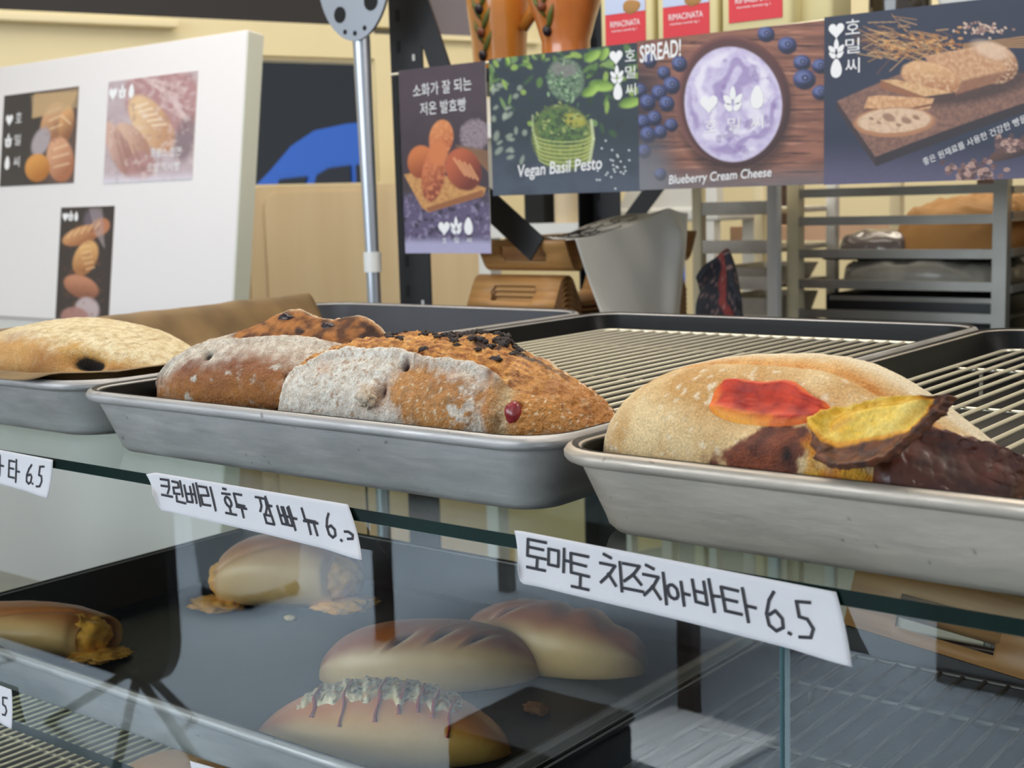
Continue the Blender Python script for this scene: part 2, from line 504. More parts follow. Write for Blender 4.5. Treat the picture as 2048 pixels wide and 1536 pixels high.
# ------------------------------------------------------------------ helpers: loaves
class Loaf:
    """a baked dough surface over (t, a): t runs end to end, a runs round the section (0 front foot, pi/2 top, pi back foot)"""
    def __init__(s, L, W, H, nt=240, na=200, pw=2.2, qw=2.0, ph=2.4, qh=2.2, ea=0.85, eb=0.85, belly=0.32, bend=0.0, disp=None, wf=None, hf=None, cf=None, wp=None, hp=None):
        t = np.linspace(-1, 1, nt); u = np.sin(t * PI / 2)
        a = np.linspace(0, 2 * PI, na, endpoint=False)
        U, A = np.meshgrid(u, a, indexing='ij')
        w = W * np.clip(1 - np.abs(U) ** pw, 0, 1) ** (1 / qw)
        if wp is not None: w = W * s.curve(U, wp)
        h = H * np.clip(1 - np.abs(U) ** ph, 0, 1) ** (1 / qh)
        if hp is not None: h = H * s.curve(U, hp)
        if wf is not None: w = w * wf(U)
        if hf is not None: h = h * hf(U)
        c, sn = np.cos(A), np.sin(A)
        y = -w * np.sign(c) * np.abs(c) ** ea
        zt = belly * h + (1 - belly) * h * np.abs(sn) ** eb
        zb = belly * h * (1 - np.clip(np.abs(sn) * 1.9, 0, 1) ** 0.7)
        z = np.where(sn >= 0, zt, zb)
        x = L / 2 * U
        y = y + bend * (U ** 2 - 0.4)
        if cf is not None: z = z + cf(U)
        P = np.stack([x, y, z], -1)
        A = np.where(A > 1.5 * PI, A - 2 * PI, A)
        s.U, s.A, s.t, s.a = U, A, t, a
        s.P0 = P
        N = s.normals(P)
        if disp is not None:
            P = P + N * disp(s, U, A, P)[..., None]
            P[..., 2] = np.where(sn < -0.3, np.maximum(P[..., 2], 0.0), P[..., 2])
            N = s.normals(P)
        s.P, s.N = P, N

    @staticmethod
    def curve(U, pts):
        xs, ys = zip(*pts); g = np.linspace(-1, 1, 801); v = np.interp(g, xs, ys)
        k = np.exp(-np.linspace(-2, 2, 61) ** 2); k /= k.sum()
        sm = np.convolve(np.pad(v, 30, 'edge'), k, 'valid')
        sm = sm * np.clip(1 - g ** 2, 0, 1) ** .5 / np.maximum(np.clip(1 - (g * .93) ** 2, 0, 1) ** .5, 1e-6)
        return np.interp(U, g, sm)

    @staticmethod
    def normals(P):
        du = np.gradient(P, axis=0)
        dv = np.roll(P, -1, 1) - np.roll(P, 1, 1)
        n = np.cross(dv, du); l = np.linalg.norm(n, axis=-1, keepdims=True)
        n = n / np.maximum(l, 1e-12)
        n[0] = (-1, 0, 0); n[-1] = (1, 0, 0)
        return -n if (n[n.shape[0] // 2, n.shape[1] // 4, 2] < 0) else n

    def at(s, U, A, off=0.0):
        U = np.clip(np.asarray(U, float), -0.9999, 0.9999); A = np.asarray(A, float) % (2 * PI)
        ft = (np.arcsin(U) / (PI / 2) + 1) / 2 * (len(s.t) - 1); fa = A / (2 * PI) * len(s.a)
        i = np.clip(ft.astype(int), 0, len(s.t) - 2); j = fa.astype(int) % len(s.a)
        di = (ft - i)[..., None]; dj = (fa - np.floor(fa))[..., None]; j2 = (j + 1) % len(s.a)
        def q(F): return (F[i, j] * (1 - di) + F[i + 1, j] * di) * (1 - dj) + (F[i, j2] * (1 - di) + F[i + 1, j2] * di) * dj
        return q(s.P) + q(s.N) * np.asarray(off, float)[..., None]

    def patch(s, name, u0, u1, a0, a1, nu, na, thick, colf, parent, m, edge=None):
        """a raised skin lying on the loaf between two outlines; u0,u1,a0,a1 may be functions of the other parameter"""
        k = np.linspace(0, 1, nu); l = np.linspace(0, 1, na)
        K, Q = np.meshgrid(k, l, indexing='ij')
        U = u0 + (u1 - u0) * K
        lo = a0(U) if callable(a0) else a0 + 0 * U; hi = a1(U) if callable(a1) else a1 + 0 * U
        A = lo + (hi - lo) * Q
        fall = np.clip(np.minimum(np.minimum(K, 1 - K) * 9, np.minimum(Q, 1 - Q) * 7), 0, 1)
        off = thick(U, A, K, Q) if callable(thick) else thick + 0 * U
        P = s.at(U, A, off * np.sqrt(fall) - 0.0012 * (1 - fall))
        me = grid_mesh(name, P, colf(U, A, K, Q, P))
        return link(name, me, parent, [m])

    def build(s, name, colf, m, parent=None, rgh=None):
        c = colf(s, s.U, s.A, s.P)
        r = rgh(s, s.U, s.A, s.P) if rgh is not None else np.full(s.U.shape, 0.75)
        return link(name, grid_mesh(name, s.P, c, r, wrapv=True), parent, [m])


def blob(mb, c, r, sc=(1, 1, 1), seed=0, amp=0.2, nsc=1.2, n=14, mi=0):
    th = np.linspace(0, PI, n); ph = np.linspace(0, 2 * PI, 2 * n, endpoint=False)
    T, Ph = np.meshgrid(th, ph, indexing='ij')
    d = np.stack([np.sin(T) * np.cos(Ph), np.sin(T) * np.sin(Ph), np.cos(T)], -1)
    rr = r * (1 + amp * fbm(d + seed * 3.1, nsc, 3))
    P = d * rr[..., None] * np.array(sc) + np.array(c)
    m_ = 2 * n
    mb.add(P.reshape(-1, 3), [(i * m_ + k, i * m_ + (k + 1) % m_, (i + 1) * m_ + (k + 1) % m_, (i + 1) * m_ + k) for i in range(n - 1) for k in range(m_)], mi)
    return mb


#@@PART2
# ------------------------------------------------------------------ the setting
def struct(name, mb, mats, smooth=None):
    o = mb.obj(name, None, mats, smooth); o['kind'] = 'structure'; return o


FLOOR_Z = -1.15
struct('floor', MB().box((-7, -5, FLOOR_Z - .05), (4, 4.5, FLOOR_Z)), [M['floor']])
struct('ceiling', MB().box((-7, -2.4, 1.52), (4, 4.5, 1.6)), [M['ceil']])
struct('wall_back', MB().box((-2.6, 4.35, FLOOR_Z), (4, 4.47, 1.52)), [M['cream_wall']])
# side wall with windows; its own frame runs along the wall
WL = Matrix.Translation((-3.13, 2.9, 0)) @ Matrix.Rotation(math.radians(69.39), 4, 'Z')
def wstruct(name, mb, mats, smooth=None):
    o = struct(name, mb, mats, smooth); o.matrix_world = WL; return o
wl = MB()
wl.box((-2.4, 0, FLOOR_Z), (1.5, .12, .2335)); wl.box((-2.4, 0, .2335), (-.157, .12, .725)); wl.box((-.157, 0, .625), (.29, .12, .725)); wl.box((.29, 0, .2335), (1.5, .12, .703))
wl.box((-2.4, 0, 1.10), (1.5, .12, 1.52)); wl.box((.29, 0, .725), (.478, .12, 1.10)); wl.box((.85, 0, .703), (1.5, .12, 1.10))
wstruct('wall_left', wl, [M['cream_wall']])
w1 = MB(); w1.box((-.160, -.012, .2255), (.295, .02, .2355)); w1.box((-.157, .02, .615), (.29, .10, .625)); w1.box((-.157, .02, .2355), (-.147, .10, .615)); w1.box((.280, .02, .2355), (.29, .10, .615))
o = wstruct('window_1', w1, [M['cream_frame']])
MB().box((-.147, .06, .2355), (.280, .066, .615)).obj('window_pane', o, [M['door_glass']])
w2 = MB(); w2.box((.478, .03, .703), (.85, .05, 1.10))
wstruct('window_2', w2, [mat('grey_lilac_pane', (118, 112, 124), .3)])
wstruct('window_3', MB().box((-2.4, .03, .725), (.29, .06, 1.10)), [M['soffit']])
wstruct('trim_1', MB().box((-2.4, -.05, .690), (-.356, -.0005, .713), bev=.004), [M['cream_frame']], 30)
wstruct('trim_2', MB().box((.43, -.03, .690), (.476, -.0005, 1.4)).box((.476, -.03, .690), (.9, -.0005, .705)), [M['cream_frame']])
struct('wall_outside', MB().box((-16, 10.5, -1.2), (-1, 10.8, 4)), [M['soffit']])

# blue car parked outside the window, seen over its roof
car = thing('car', 'bright blue car roof seen through the dark window in the back wall', 'car', (0, 6.6, -.95))
K_ = 1.1
prof = [(-8.6, -.5), (-8.65, -.05), (-8.4, .08), (-7.45, .16), (-6.98, .24), (-6.72, .40), (-6.50, .555), (-6.28, .64), (-6.0, .665), (-5.5, .67), (-4.9, .60), (-4.4, .30), (-3.9, .20), (-3.8, -.1), (-3.8, -.5)]
MB().prism([(x * K_, .165 + (z - .165) * K_ + .95) for x, z in prof], 0, 1.5).obj('body', car, [M['blue_car']], 40)
for poly_ in ([(-6.76, .05), (-6.62, .345), (-6.36, .355), (-6.50, .05)], [(-6.40, .05), (-6.27, .36), (-6.16, .40), (-5.97, .41), (-5.97, .05)], [(-5.92, .05), (-5.92, .41), (-5.55, .42), (-5.3, .05)]):
    MB().prism([(x * K_, .165 + (z - .165) * K_ + .95) for x, z in poly_], -.012, -.004).obj('side_window', car, [M['car_glass']])
for wx in (-7.9, -4.7):
    mb = MB(); mb.tube([(wx * K_, -.02, .26), (wx * K_, .2, .26)], .30, 24); mb.obj('wheel', car, [M['black_metal']], 40)

# ------------------------------------------------------------------ glass display case
case = thing('display_case', 'glass bakery display case with two thick glass shelves and clear front', 'display case', (-.75, .86, -1.15))
def cbox(name, a, b, m, mats=None):
    a2 = (a[0] + .75, a[1] - .86, a[2] + 1.15); b2 = (b[0] + .75, b[1] - .86, b[2] + 1.15)
    return MB().box(a2, b2).obj(name, case, mats or [m])
def glass_slab(name, a, b, big, edge, axis):
    o = cbox(name, a, b, big, [big, edge])
    for p in o.data.polygons:
        p.material_index = 0 if abs(p.normal[axis]) > .9 else 1
    return o
glass_slab('top_shelf', (-2.62, .51, -.007), (.55, 1.22, 0), M['shelf_glass'], M['edge'], 2)
glass_slab('lower_shelf', (-1.085, .517, -.217), (.55, .985, -.21), M['shelf_glass'], M['edge'], 2)
glass_slab('front_pane', (-2.62, .5112, -.95), (-.2600, .5162, -.0075), M['glass'], M['pane_edge'], 1)
glass_slab('front_pane', (-.2575, .5112, -.95), (.55, .5162, -.0075), M['glass'], M['pane_edge'], 1)
for dx0, dx1, yy in ((-2.62, -1.20, 1.206), (-1.205, -.40, 1.211), (-.405, .55, 1.206)):
    glass_slab('rear_door', (dx0, yy, -.95), (dx1, yy + .004, -.0075), M['door_glass'], M['edge'], 1)
cbox('bottom_tray_shelf', (-2.62, .517, -.445), (.55, 1.2, -.437), M['steel'])
cbox('base', (-2.62, .50, -1.15), (.55, 1.22, -.95), M['steel'])
for xx in (-2.65, .55):
    cbox('side_panel', (xx, .50, -1.15), (xx + .03, 1.22, .0), M['steel'])

# ------------------------------------------------------------------ trays
tray('baking_tray', 'aluminium baking tray at far left of top shelf, lined with brown parchment', -1.238, -.822, .548, 1.192, 0, M['alu'], M['nonstick_grey'], r=.05)
tray('baking_tray', 'middle aluminium baking tray on top shelf, holding two floury loaves', -.812, -.398, .528, 1.185, 0, M['alu'], M['nonstick'])
tray('baking_tray', 'nearest aluminium baking tray on top shelf, holding tomato cheese bread', -.393, .027, .514, 1.165, 0, M['alu_reflect_tint'], M['nonstick'])
tray('baking_tray', 'wide dark tray behind front glass on lower shelf, holding soft buns', -1.075, -.472, .530, .945, -.21, M['alu'], M['nonstick'])
tray('baking_tray', 'dark lower shelf tray with wire rack, right of the soft bun tray', -.462, .14, .530, .945, -.21, M['alu'], M['nonstick'])
tray('baking_tray', 'bottom level tray with wire rack below the glass shelf', -1.46, -.86, .56, .97, -.437, M['alu'], M['nonstick'])
wire_rack('chrome wire rack inside the middle tray behind the floury loaves', -.788, -.422, .553, 1.160, .0235)
wire_rack('chrome wire rack under the tomato cheese bread in nearest tray', -.369, .003, .539, 1.140, .0235)
wire_rack('dimmed wire rack in dark lower tray at bottom right behind glass', -.435, .113, .557, .918, -.1865, .016, M['dimmed_wire'])
wire_rack('chrome wire rack in bottom level tray at lower left corner', -1.433, -.887, .587, .943, -.4135, .014)

# parchment in the left tray: bed, up the back and left walls, over the front rim
nu, nv = 80, 110
uu, vv = np.meshgrid(np.linspace(0, 1, nu), np.linspace(0, 1, nv), indexing='ij')
px = -1.232 + uu * (.345 + .058 * sstep(.34, .20, vv)) ; py = .536 + .046 * sstep(-.900, -.828, px) ** 1.6 * (1 - vv) + vv * (.615 - .03 * uu)
zz = .008 + .0 * uu
back = 0 * py
left = sstep(-1.185, -1.230, px); zz = np.maximum(zz, .008 + left * (.041 + .008 * vv))
front = sstep(.585, .552, py - .046 * sstep(-.900, -.828, px) ** 1.6); zz = np.maximum(zz, .008 + front * .040)
right = sstep(-.868, -.836, px) * sstep(.76, .66, py); zz = np.maximum(zz, .008 + right * .040)
zz = zz + .0022 * fbm(np.stack([px, py, px * 0], -1), 14, 3) + .012 * sstep(.93, 1.0, uu) * sstep(.35, .7, vv) * (1 - back)
zz = np.where(py < .552, np.maximum(zz - (0.552 - py) * .35, .0445), zz)
ppar = np.stack([px, py, zz + .001], -1)
c0, c1 = lin((104, 80, 48)), lin((146, 116, 74))
cp = mix(c0, c1, np.clip(.5 + fbm(ppar, 22, 4) * 1.2, 0, 1))
gm = grid_mesh('parchment_sheet', ppar, cp)
par = link('parchment_sheet', gm, None, [vmat('parchment', .5, .1, 60)])
solid(par, .0006)
tag(par, 'brown parchment sheet lining the left tray and curling over its rim', 'baking paper')

# ------------------------------------------------------------------ price tapes with hand lettering
J = {
 'ㅌ': [[(1, 1), (0, 1), (0, 0), (1, 0)], [(0, .52), (.85, .52)]], 'ㅁ': [[(0, 1), (0, 0), (.9, 0), (.9, 1), (0, 1)]],
 'ㅋ': [[(0, 1), (1, 1), (.9, .4), (.6, 0)], [(0, .5), (.95, .52)]], 'ㄹ': [[(0, 1), (1, 1), (1, .55), (0, .5), (0, 0), (1, .02)]],
 'ㄴ': [[(0, 1), (0, 0), (1, 0)]], 'ㅂ': [[(0, 1), (0, 0), (.9, 0), (.9, 1)], [(0, .5), (.9, .5)]],
 'ㅎ': [[(.3, 1.1), (.65, 1.05)], [(0, .78), (1, .8)], [(.5 + .33 * math.cos(a), .28 + .3 * math.sin(a)) for a in np.linspace(0, 2 * PI, 12)]],
 'ㄷ': [[(1, 1), (0, 1), (0, 0), (1, 0)]], 'ㄲ': [[(0, 1), (.45, 1), (.35, .4), (.05, 0)], [(.5, 1), (1, 1), (.9, .4), (.6, 0)]],
 'ㅃ': [[(0, 1), (0, 0), (.42, 0), (.42, 1)], [(0, .5), (.42, .5)], [(.58, 1), (.58, 0), (1, 0), (1, 1)], [(.58, .5), (1, .5)]],
 'ㅊ': [[(.3, 1.25), (.75, 1.15)], [(0, .85), (1, .85), (.6, .45), (0, 0)], [(.5, .45), (1, 0)]],
 'ㅈ': [[(0, 1), (1, 1), (.6, .5), (0, 0)], [(.5, .5), (1, 0)]],
 'ㅇ': [[(.45 + .45 * math.cos(a), .5 + .5 * math.sin(a)) for a in np.linspace(0, 2 * PI, 14)]],
 'ㅗ': [[(.5, 1), (.5, 0)], [(0, 0), (1, 0)]], 'ㅏ': [[(0, 1), (0, 0)], [(0, .5), (1, .5)]], 'ㅡ': [[(0, .5), (1, .5)]], 'ㅣ': [[(.5, 1), (.5, 0)]],
 'ㅔ': [[(.4, 1), (.4, .1)], [(0, .5), (.4, .5)], [(1, 1.1), (1, 0)]], 'ㅜ': [[(0, 1), (1, 1)], [(.5, 1), (.5, 0)]], 'ㅠ': [[(0, 1), (1, 1)], [(.3, 1), (.25, 0)], [(.7, 1), (.72, 0)]],
 '6': [[(.75, 1), (.35, .75), (.05, .4), (.1, .1), (.45, 0), (.85, .12), (.9, .36), (.6, .5), (.2, .38)]],
 '5': [[(.35, .95), (.3, .55), (.7, .52), (.88, .3), (.7, .05), (.15, 0)], [(.35, .95), (1, 1)]], '.': [[(.3, .06), (.55, .0)]],
 'c': [[(.1, .55), (.5, .62), (.9, .45), (.8, .12), (.25, 0)]],
}
SYL = {  # syllable: (jamo, box in unit square)
 '토': [('ㅌ', .05, .42, .95, 1), ('ㅗ', .1, 0, .95, .36)], '마': [('ㅁ', 0, .15, .5, .85), ('ㅏ', .68, -.05, 1, 1)], '치': [('ㅊ', 0, .05, .68, .9), ('ㅣ', .7, -.1, 1.1, .95)],
 '즈': [('ㅈ', .05, .35, .9, 1), ('ㅡ', .0, 0, .95, .15)], '아': [('ㅇ', 0, .15, .5, .75), ('ㅏ', .68, -.05, 1, 1)], '바': [('ㅂ', 0, .1, .5, .9), ('ㅏ', .68, -.1, 1.02, 1.05)],
 '타': [('ㅌ', 0, .1, .55, .9), ('ㅏ', .72, -.1, 1.05, 1.0)], '크': [('ㅋ', .05, .2, .85, 1), ('ㅡ', 0, .0, .95, .1)], '린': [('ㄹ', 0, .4, .55, 1), ('ㅣ', .6, .3, .95, 1.1), ('ㄴ', .15, 0, .95, .28)],
 '베': [('ㅂ', 0, .05, .48, .9), ('ㅔ', .55, -.05, 1, 1.05)], '리': [('ㄹ', 0, .1, .6, .95), ('ㅣ', .7, -.1, 1.1, 1.0)], '호': [('ㅎ', .05, .3, .9, 1), ('ㅗ', 0, 0, 1, .3)],
 '두': [('ㄷ', .1, .5, .9, 1), ('ㅜ', 0, -.05, 1, .4)], '깜': [('ㄲ', 0, .42, .68, 1), ('ㅏ', .74, .4, 1, 1.1), ('ㅁ', .25, 0, .85, .34)], '빠': [('ㅃ', 0, .1, .65, .9), ('ㅏ', .74, -.1, 1.02, 1.0)],
 '뉴': [('ㄴ', .15, .55, .85, 1), ('ㅠ', 0, 0, 1, .5)], '6': [('6', 0, 0, 1, 1)], '5': [('5', 0, 0, 1, 1)], '.': [('.', 0, 0, 1, 1)], 'c': [('c', 0, 0, 1, 1)],
}
def tape_thing(label, outline_top, outline_bot, writing, y, curl=0.0):
    """outline: lists of (x, z) along the upper and lower edge; writing: (char, centre 0..1, width m, height m, centre height 0..1)"""
    xt = np.array(outline_top); xb = np.array(outline_bot)
    k = np.linspace(0, 1, 60)
    def samp(a): 
        d = np.concatenate([[0], np.cumsum(np.linalg.norm(np.diff(a, axis=0), axis=1))]); d /= d[-1]
        return np.stack([np.interp(k, d, a[:, i]) for i in (0, 1)], -1)
    T, B = samp(xt), samp(xb)
    q = np.linspace(0, 1, 12)
    P = T[:, None, :] * (1 - q)[None, :, None] + B[:, None, :] * q[None, :, None]
    yy = np.full(P.shape[:2], y) - curl * (q[None, :] ** 2) * (.35 + .65 * sstep(.8, 1, k)[:, None] + .4 * sstep(.12, 0, k)[:, None]) - .0006 * np.sin(k * 9)[:, None] * q[None, :]
    P3 = np.stack([P[..., 0], yy, P[..., 1]], -1)
    me = grid_mesh('price_tape', P3)
    o = link('price_tape', me, None, [M['tape']]); solid(o, .00025)
    tag(o, label, 'price label')
    mb = MB()
    def pt(u, v):   # tape coordinates to space
        fu = min(max(u, 0), .9999) * 59; i = int(fu); d = fu - i; fv = min(max(1 - v, 0), .9999) * 11; j = int(fv); e = fv - j
        a = P3[i, j] * (1 - d) + P3[i + 1, j] * d; b = P3[i, j + 1] * (1 - d) + P3[i + 1, j + 1] * d
        return Vector(a * (1 - e) + b * e) + Vector((0, -.0006, 0))
    Wd = np.linalg.norm(P3[-1, 6] - P3[0, 6]); Hd = np.linalg.norm(P3[30, 0] - P3[30, -1])
    rr = random.Random(len(label))
    for ch, uc, w, h, vc in writing:
        for jm, x0, z0, x1, z1 in SYL[ch]:
            for line in J[jm]:
                pts = []
                for (a, b) in line:
                    lx = (x0 + (x1 - x0) * a - .5) * w + rr.uniform(-1, 1) * .00022; lz = (z0 + (z1 - z0) * b - .5) * h + rr.uniform(-1, 1) * .00022
                    pts.append(pt(uc + lx / Wd, vc + lz / Hd))
                hw = .00074
                for p, r in zip(pts[:-1], pts[1:]):
                    d = (r - p); n = Vector((-d.z, 0, d.x)).normalized() * hw if d.length > 1e-7 else Vector((hw, 0, 0))
                    dn = d.normalized() * hw * .6 if d.length > 1e-7 else Vector()
                    mb.add([p - n - dn, p + n - dn, r + n + dn, r - n + dn], [(0, 1, 2, 3)])
    h = mb.obj('handwriting', o, [M['ink']]); h['label'] = 'black marker handwriting'
    return o

tape_thing('white price tape below nearest tray, handwritten for tomato cheese ciabatta 6.5',
           [(-.4035, .0026), (-.400, .0030), (-.2325, -.0012)], [(-.3985, -.0150), (-.3975, -.0225), (-.32, -.0258), (-.2225, -.0300)],
           [('토', .085, .0125, .0150, .60), ('마', .165, .0135, .0115, .62), ('토', .232, .0115, .0165, .46), ('치', .335, .0125, .0135, .57), ('즈', .402, .0110, .0130, .54), ('치', .470, .0125, .0140, .52), ('아', .540, .0115, .0105, .48), ('바', .625, .0130, .0125, .56), ('타', .715, .0150, .0130, .53), ('6', .812, .0085, .0165, .52), ('.', .848, .004, .006, .34), ('5', .892, .0100, .0150, .50)], .5085, .006)
tape_thing('white price tape below middle tray, handwritten for cranberry walnut campagne',
           [(-.700, .0000), (-.690, .0022), (-.52, .0020)], [(-.6885, -.010), (-.6825, -.0205), (-.600, -.0232), (-.5045, -.0260)],
           [('크', .105, .0105, .0125, .62), ('린', .172, .0105, .0140, .58), ('베', .240, .0120, .0130, .60), ('리', .318, .0120, .0140, .60), ('호', .420, .0090, .0150, .58), ('두', .478, .0085, .0140, .55), ('깜', .600, .0125, .0150, .54), ('빠', .698, .0135, .0125, .52), ('뉴', .800, .0115, .0140, .50), ('6', .888, .0072, .0130, .52), ('.', .925, .004, .005, .36), ('c', .965, .0075, .0060, .44)], .5085, .006)
tape_thing('white price tape at left frame edge, handwritten ending 6.5, below parchment lined tray',
           [(-.985, -.001), (-.90, .0005), (-.8025, -.0008)], [(-.985, -.0225), (-.90, -.0235), (-.806, -.0270)],
           [('치', .19, .0125, .0125, .55), ('아', .28, .0115, .0115, .54), ('바', .405, .0125, .0130, .55), ('바', .630, .0135, .0130, .56), ('타', .745, .0130, .0140, .52), ('6', .855, .0075, .0130, .50), ('.', .885, .004, .005, .36), ('5', .927, .0075, .0140, .50)], .5085, .004)
tape_thing('white price tape on lower shelf at left frame edge, below orange filled roll',
           [(-.985, -.1795), (-.8785, -.1798)], [(-.985, -.2085), (-.8772, -.2085)],
           [('바', .45, .0125, .0125, .5), ('타', .60, .0135, .0135, .5), ('6', .75, .0075, .0130, .5), ('5', .90, .0085, .0140, .5)], .5085, .003)
tape_thing('white price tape corner at bottom edge of photo, below lower bun tray',
           [(-.674, -.1842), (-.640, -.1822), (-.52, -.1825)], [(-.668, -.2085), (-.52, -.2085)],
           [('호', .35, .011, .013, .5), ('두', .50, .011, .013, .5), ('6', .75, .0075, .0130, .5), ('5', .90, .0085, .0140, .5)], .5085, .003)
# ------------------------------------------------------------------ breads on the top shelf
FLOUR, FLOUR2 = lin((228, 220, 208)), lin((206, 192, 176))
GOLD, BROWN, DARK = lin((196, 136, 76)), lin((140, 92, 54)), lin((48, 26, 20))
CRUMB, PALE = lin((206, 138, 66)), lin((216, 186, 142))
RT = math.radians

def spot(U, A, u, a, ru, ra):
    return np.exp(-(((U - u) / ru) ** 2 + ((A - RT(a)) / RT(ra)) ** 2))

# --- front loaf of the middle tray
L3_U = (-1, -.90, -.14, .26, .48, .68, 1); L3_F = (-1, -.93, -.45, 0, .29, .5, 1)
def l3_f(U): return np.interp(U, L3_U, L3_F)
def l3_u(f): return np.interp(f, L3_F, L3_U)
def l3_lip(U): return RT(57) - RT(8) * sstep(.10, .34, U) + RT(6) * sstep(-.45, -.62, U) - RT(12) * sstep(-.62, -.95, U) + RT(3) * np.sin(U * 11)
def l3_masks(U, A, P):
    n = fbm(P, 60, 3)
    lip = l3_lip(U) + RT(3.0) * n
    open_ = sstep(lip - RT(1.2), lip + RT(1.2), A) * sstep(RT(150), RT(136), A)
    fold = sstep(.27, .31, U + .03 * np.sin(A * 5) + .02 * n)           # right of the fold: bare golden crust
    return open_, fold, n
def l3_disp(s, U, A, P):
    U = l3_f(U)
    o, fold, n = l3_masks(U, A, P)
    lip = l3_lip(U)
    d = .0024 * fbm(P, 28, 4) + .0015 * fbm(P, 150, 4, .65) + .0006 * fbm(P + 60, 420, 2) + .0018 * fbm(P * np.array([1.0, 1, .25]), 95, 3) * (1 - fold)
    d = d + .0038 * np.exp(-((A - lip + RT(3)) / RT(5)) ** 2) * (1 - fold) * sstep(-.95, -.7, U)
    d = d - .0030 * o * (1 - fold) * np.exp(-((A - lip - RT(4)) / RT(7)) ** 2)
    d = d + o * (.0024 * fbm(P * np.array([1, 2.5, 2.5]), 130, 4) + .0035 * np.clip(fbm(P, 60, 3), 0, 1) * spot(U, A, -.2, 96, .6, 16) * 2)
    d = d + .0030 * spot(U, A, -.15, 92, .5, 16) + .0030 * np.exp(-((U - .29) / .035) ** 2) * sstep(RT(70), RT(30), A) - .0034 * np.exp(-((U - .345) / .05) ** 2) * sstep(RT(66), RT(30), A)
    d = d - .0060 * spot(U, A, -.31, 47, .025, 5) - .0045 * spot(U, A, -.40, 20, .03, 8) + .0050 * spot(U, A, -.455, 17, .03, 8)
    d = d - .002 * spot(U, A, .41, 24, .04, 8)
    d = d + .0035 * spot(U, A, -.05, 100, .12, 9) * (1 + fbm(P, 200, 3))
    return d
L3 = Loaf(.250, .050, .0550, 520, 360, ea=.85, eb=.9, belly=.22, disp=l3_disp,
          wp=((-1, .55), (-.93, .72), (-.7, .93), (-.2, 1), (.3, .95), (.6, .76), (.85, .44), (1, .14)),
          hp=((-1, .62), (-.94, .72), (-.8, .84), (-.5, .95), (-.15, 1), (.2, .96), (.5, .82), (.78, .58), (.93, .36), (1, .16)))
def l3_col(s, U, A, P):
    U = l3_f(U)
    o, fold, n = l3_masks(U, A, P)
    n2 = fbm(P + 3, 35, 4); n3 = fbm(P + 9, 170, 3); n4 = fbm(P * np.array([1, 1, .2]) + 2, 210, 3)
    crust = mix(GOLD, BROWN, np.clip(.40 + 1.1 * n2 + .5 * n3, 0, 1))
    f = np.clip(.62 + 1.2 * sstep(.15, -.75, U) - 1.25 * spot(U, A, -.14, 24, .34, 22) - .25 * spot(U, A, -.6, 26, .15, 20) + .5 * spot(U, A, .05, 52, .2, 9) + 1.0 * n2 + .7 * n4, 0, 1) * (1 - fold)
    f = f * sstep(.32, .62, f + .3)
    f = np.maximum(f, .85 * sstep(.10, .45, n3 + n2 + .75 * spot(U, A, .10, 8, .10, 14) + .75 * spot(U, A, .34, 3, .13, 9) + .6 * spot(U, A, .50, 6, .1, 8) - .12))
    c = mix(crust, mix(FLOUR2, FLOUR, np.clip(.6 + n3 * 1.6, 0, 1)), f)
    crk = sstep(.06, .0, np.abs(fbm(P * np.array([1.3, 1, .7]) + 21, 95, 4))) * sstep(-.25, .15, fbm(P + 5, 45, 2))
    c = mix(c, lin((164, 138, 112)), crk * .55 * (1 - fold))
    g = mix(lin((204, 138, 64)), lin((156, 92, 40)), np.clip(.35 + 1.2 * n2 + .35 * sstep(.6, .95, U), 0, 1))
    c = mix(c, mix(g, PALE, np.clip(.9 * sstep(.15, .5, n3 + .3 * n2), 0, 1) * .5), fold)
    c = mix(c, lin((206, 178, 134)), np.exp(-((U - .345) / .040) ** 2) * sstep(RT(62), RT(40), A) * .9)
    cr = mix(lin((216, 152, 78)), lin((140, 80, 36)), np.clip(.42 + 2.4 * fbm(P * np.array([1, 2.5, 2.5]), 110, 4), 0, 1))
    cr = mix(cr, lin((236, 190, 120)), np.clip(.9 * sstep(.2, .5, fbm(P + 5, 120, 3)), 0, 1))
    burnt = sstep(.05, .32, fbm(P * np.array([1, 1.6, 1.6]) + 1, 62, 3) + .55 * spot(U, A, -.15, 97, .45, 12) + .5 * spot(U, A, .02, 82, .10, 7) + .4 * spot(U, A, .5, 88, .25, 8) - .28)
    cr = mix(cr, DARK, burnt * .95)
    c = mix(c, cr, o * (1 - .75 * sstep(.30, .6, U)))
    c = mix(c, lin((96, 52, 30)), np.clip(1.1 * spot(U, A, .235, 52, .04, 7), 0, 1) * .8)
    hf, hp_ = fbm(P + 50, 430, 3), fbm(P + 70, 330, 3)
    bare = np.clip(1 - f + fold, 0, 1) * (1 - o)
    c = mix(c, lin((236, 214, 176)), sstep(.20, .40, hf) * bare * .75)
    c = mix(c, lin((122, 70, 34)), sstep(.22, .42, hp_ + .4 * n2) * bare * .55)
    c = mix(c, lin((168, 128, 98)), sstep(.16, .36, hp_ + .25 * n2) * np.clip(f, 0, 1) * (1 - fold) * (1 - o) * .75)
    c = mix(c, lin((198, 152, 122)), sstep(.05, .40, fbm(P + 90, 40, 3)) * np.clip(f, 0, 1) * (1 - fold) * (1 - o) * .5)
    c = mix(c, lin((122, 84, 54)), np.exp(-((U + .23 + .015 * np.sin(A * 9)) / .006) ** 2) * sstep(RT(34), RT(42), A) * (1 - o) * .6)
    c = mix(c, lin((232, 214, 184)), np.exp(-((A - RT(106)) / RT(2.6)) ** 2) * sstep(-.3, .1, U))
    pit = np.clip(1.3 * spot(U, A, -.31, 47, .022, 4.5) + 1.1 * spot(U, A, -.395, 21, .014, 6), 0, 1)
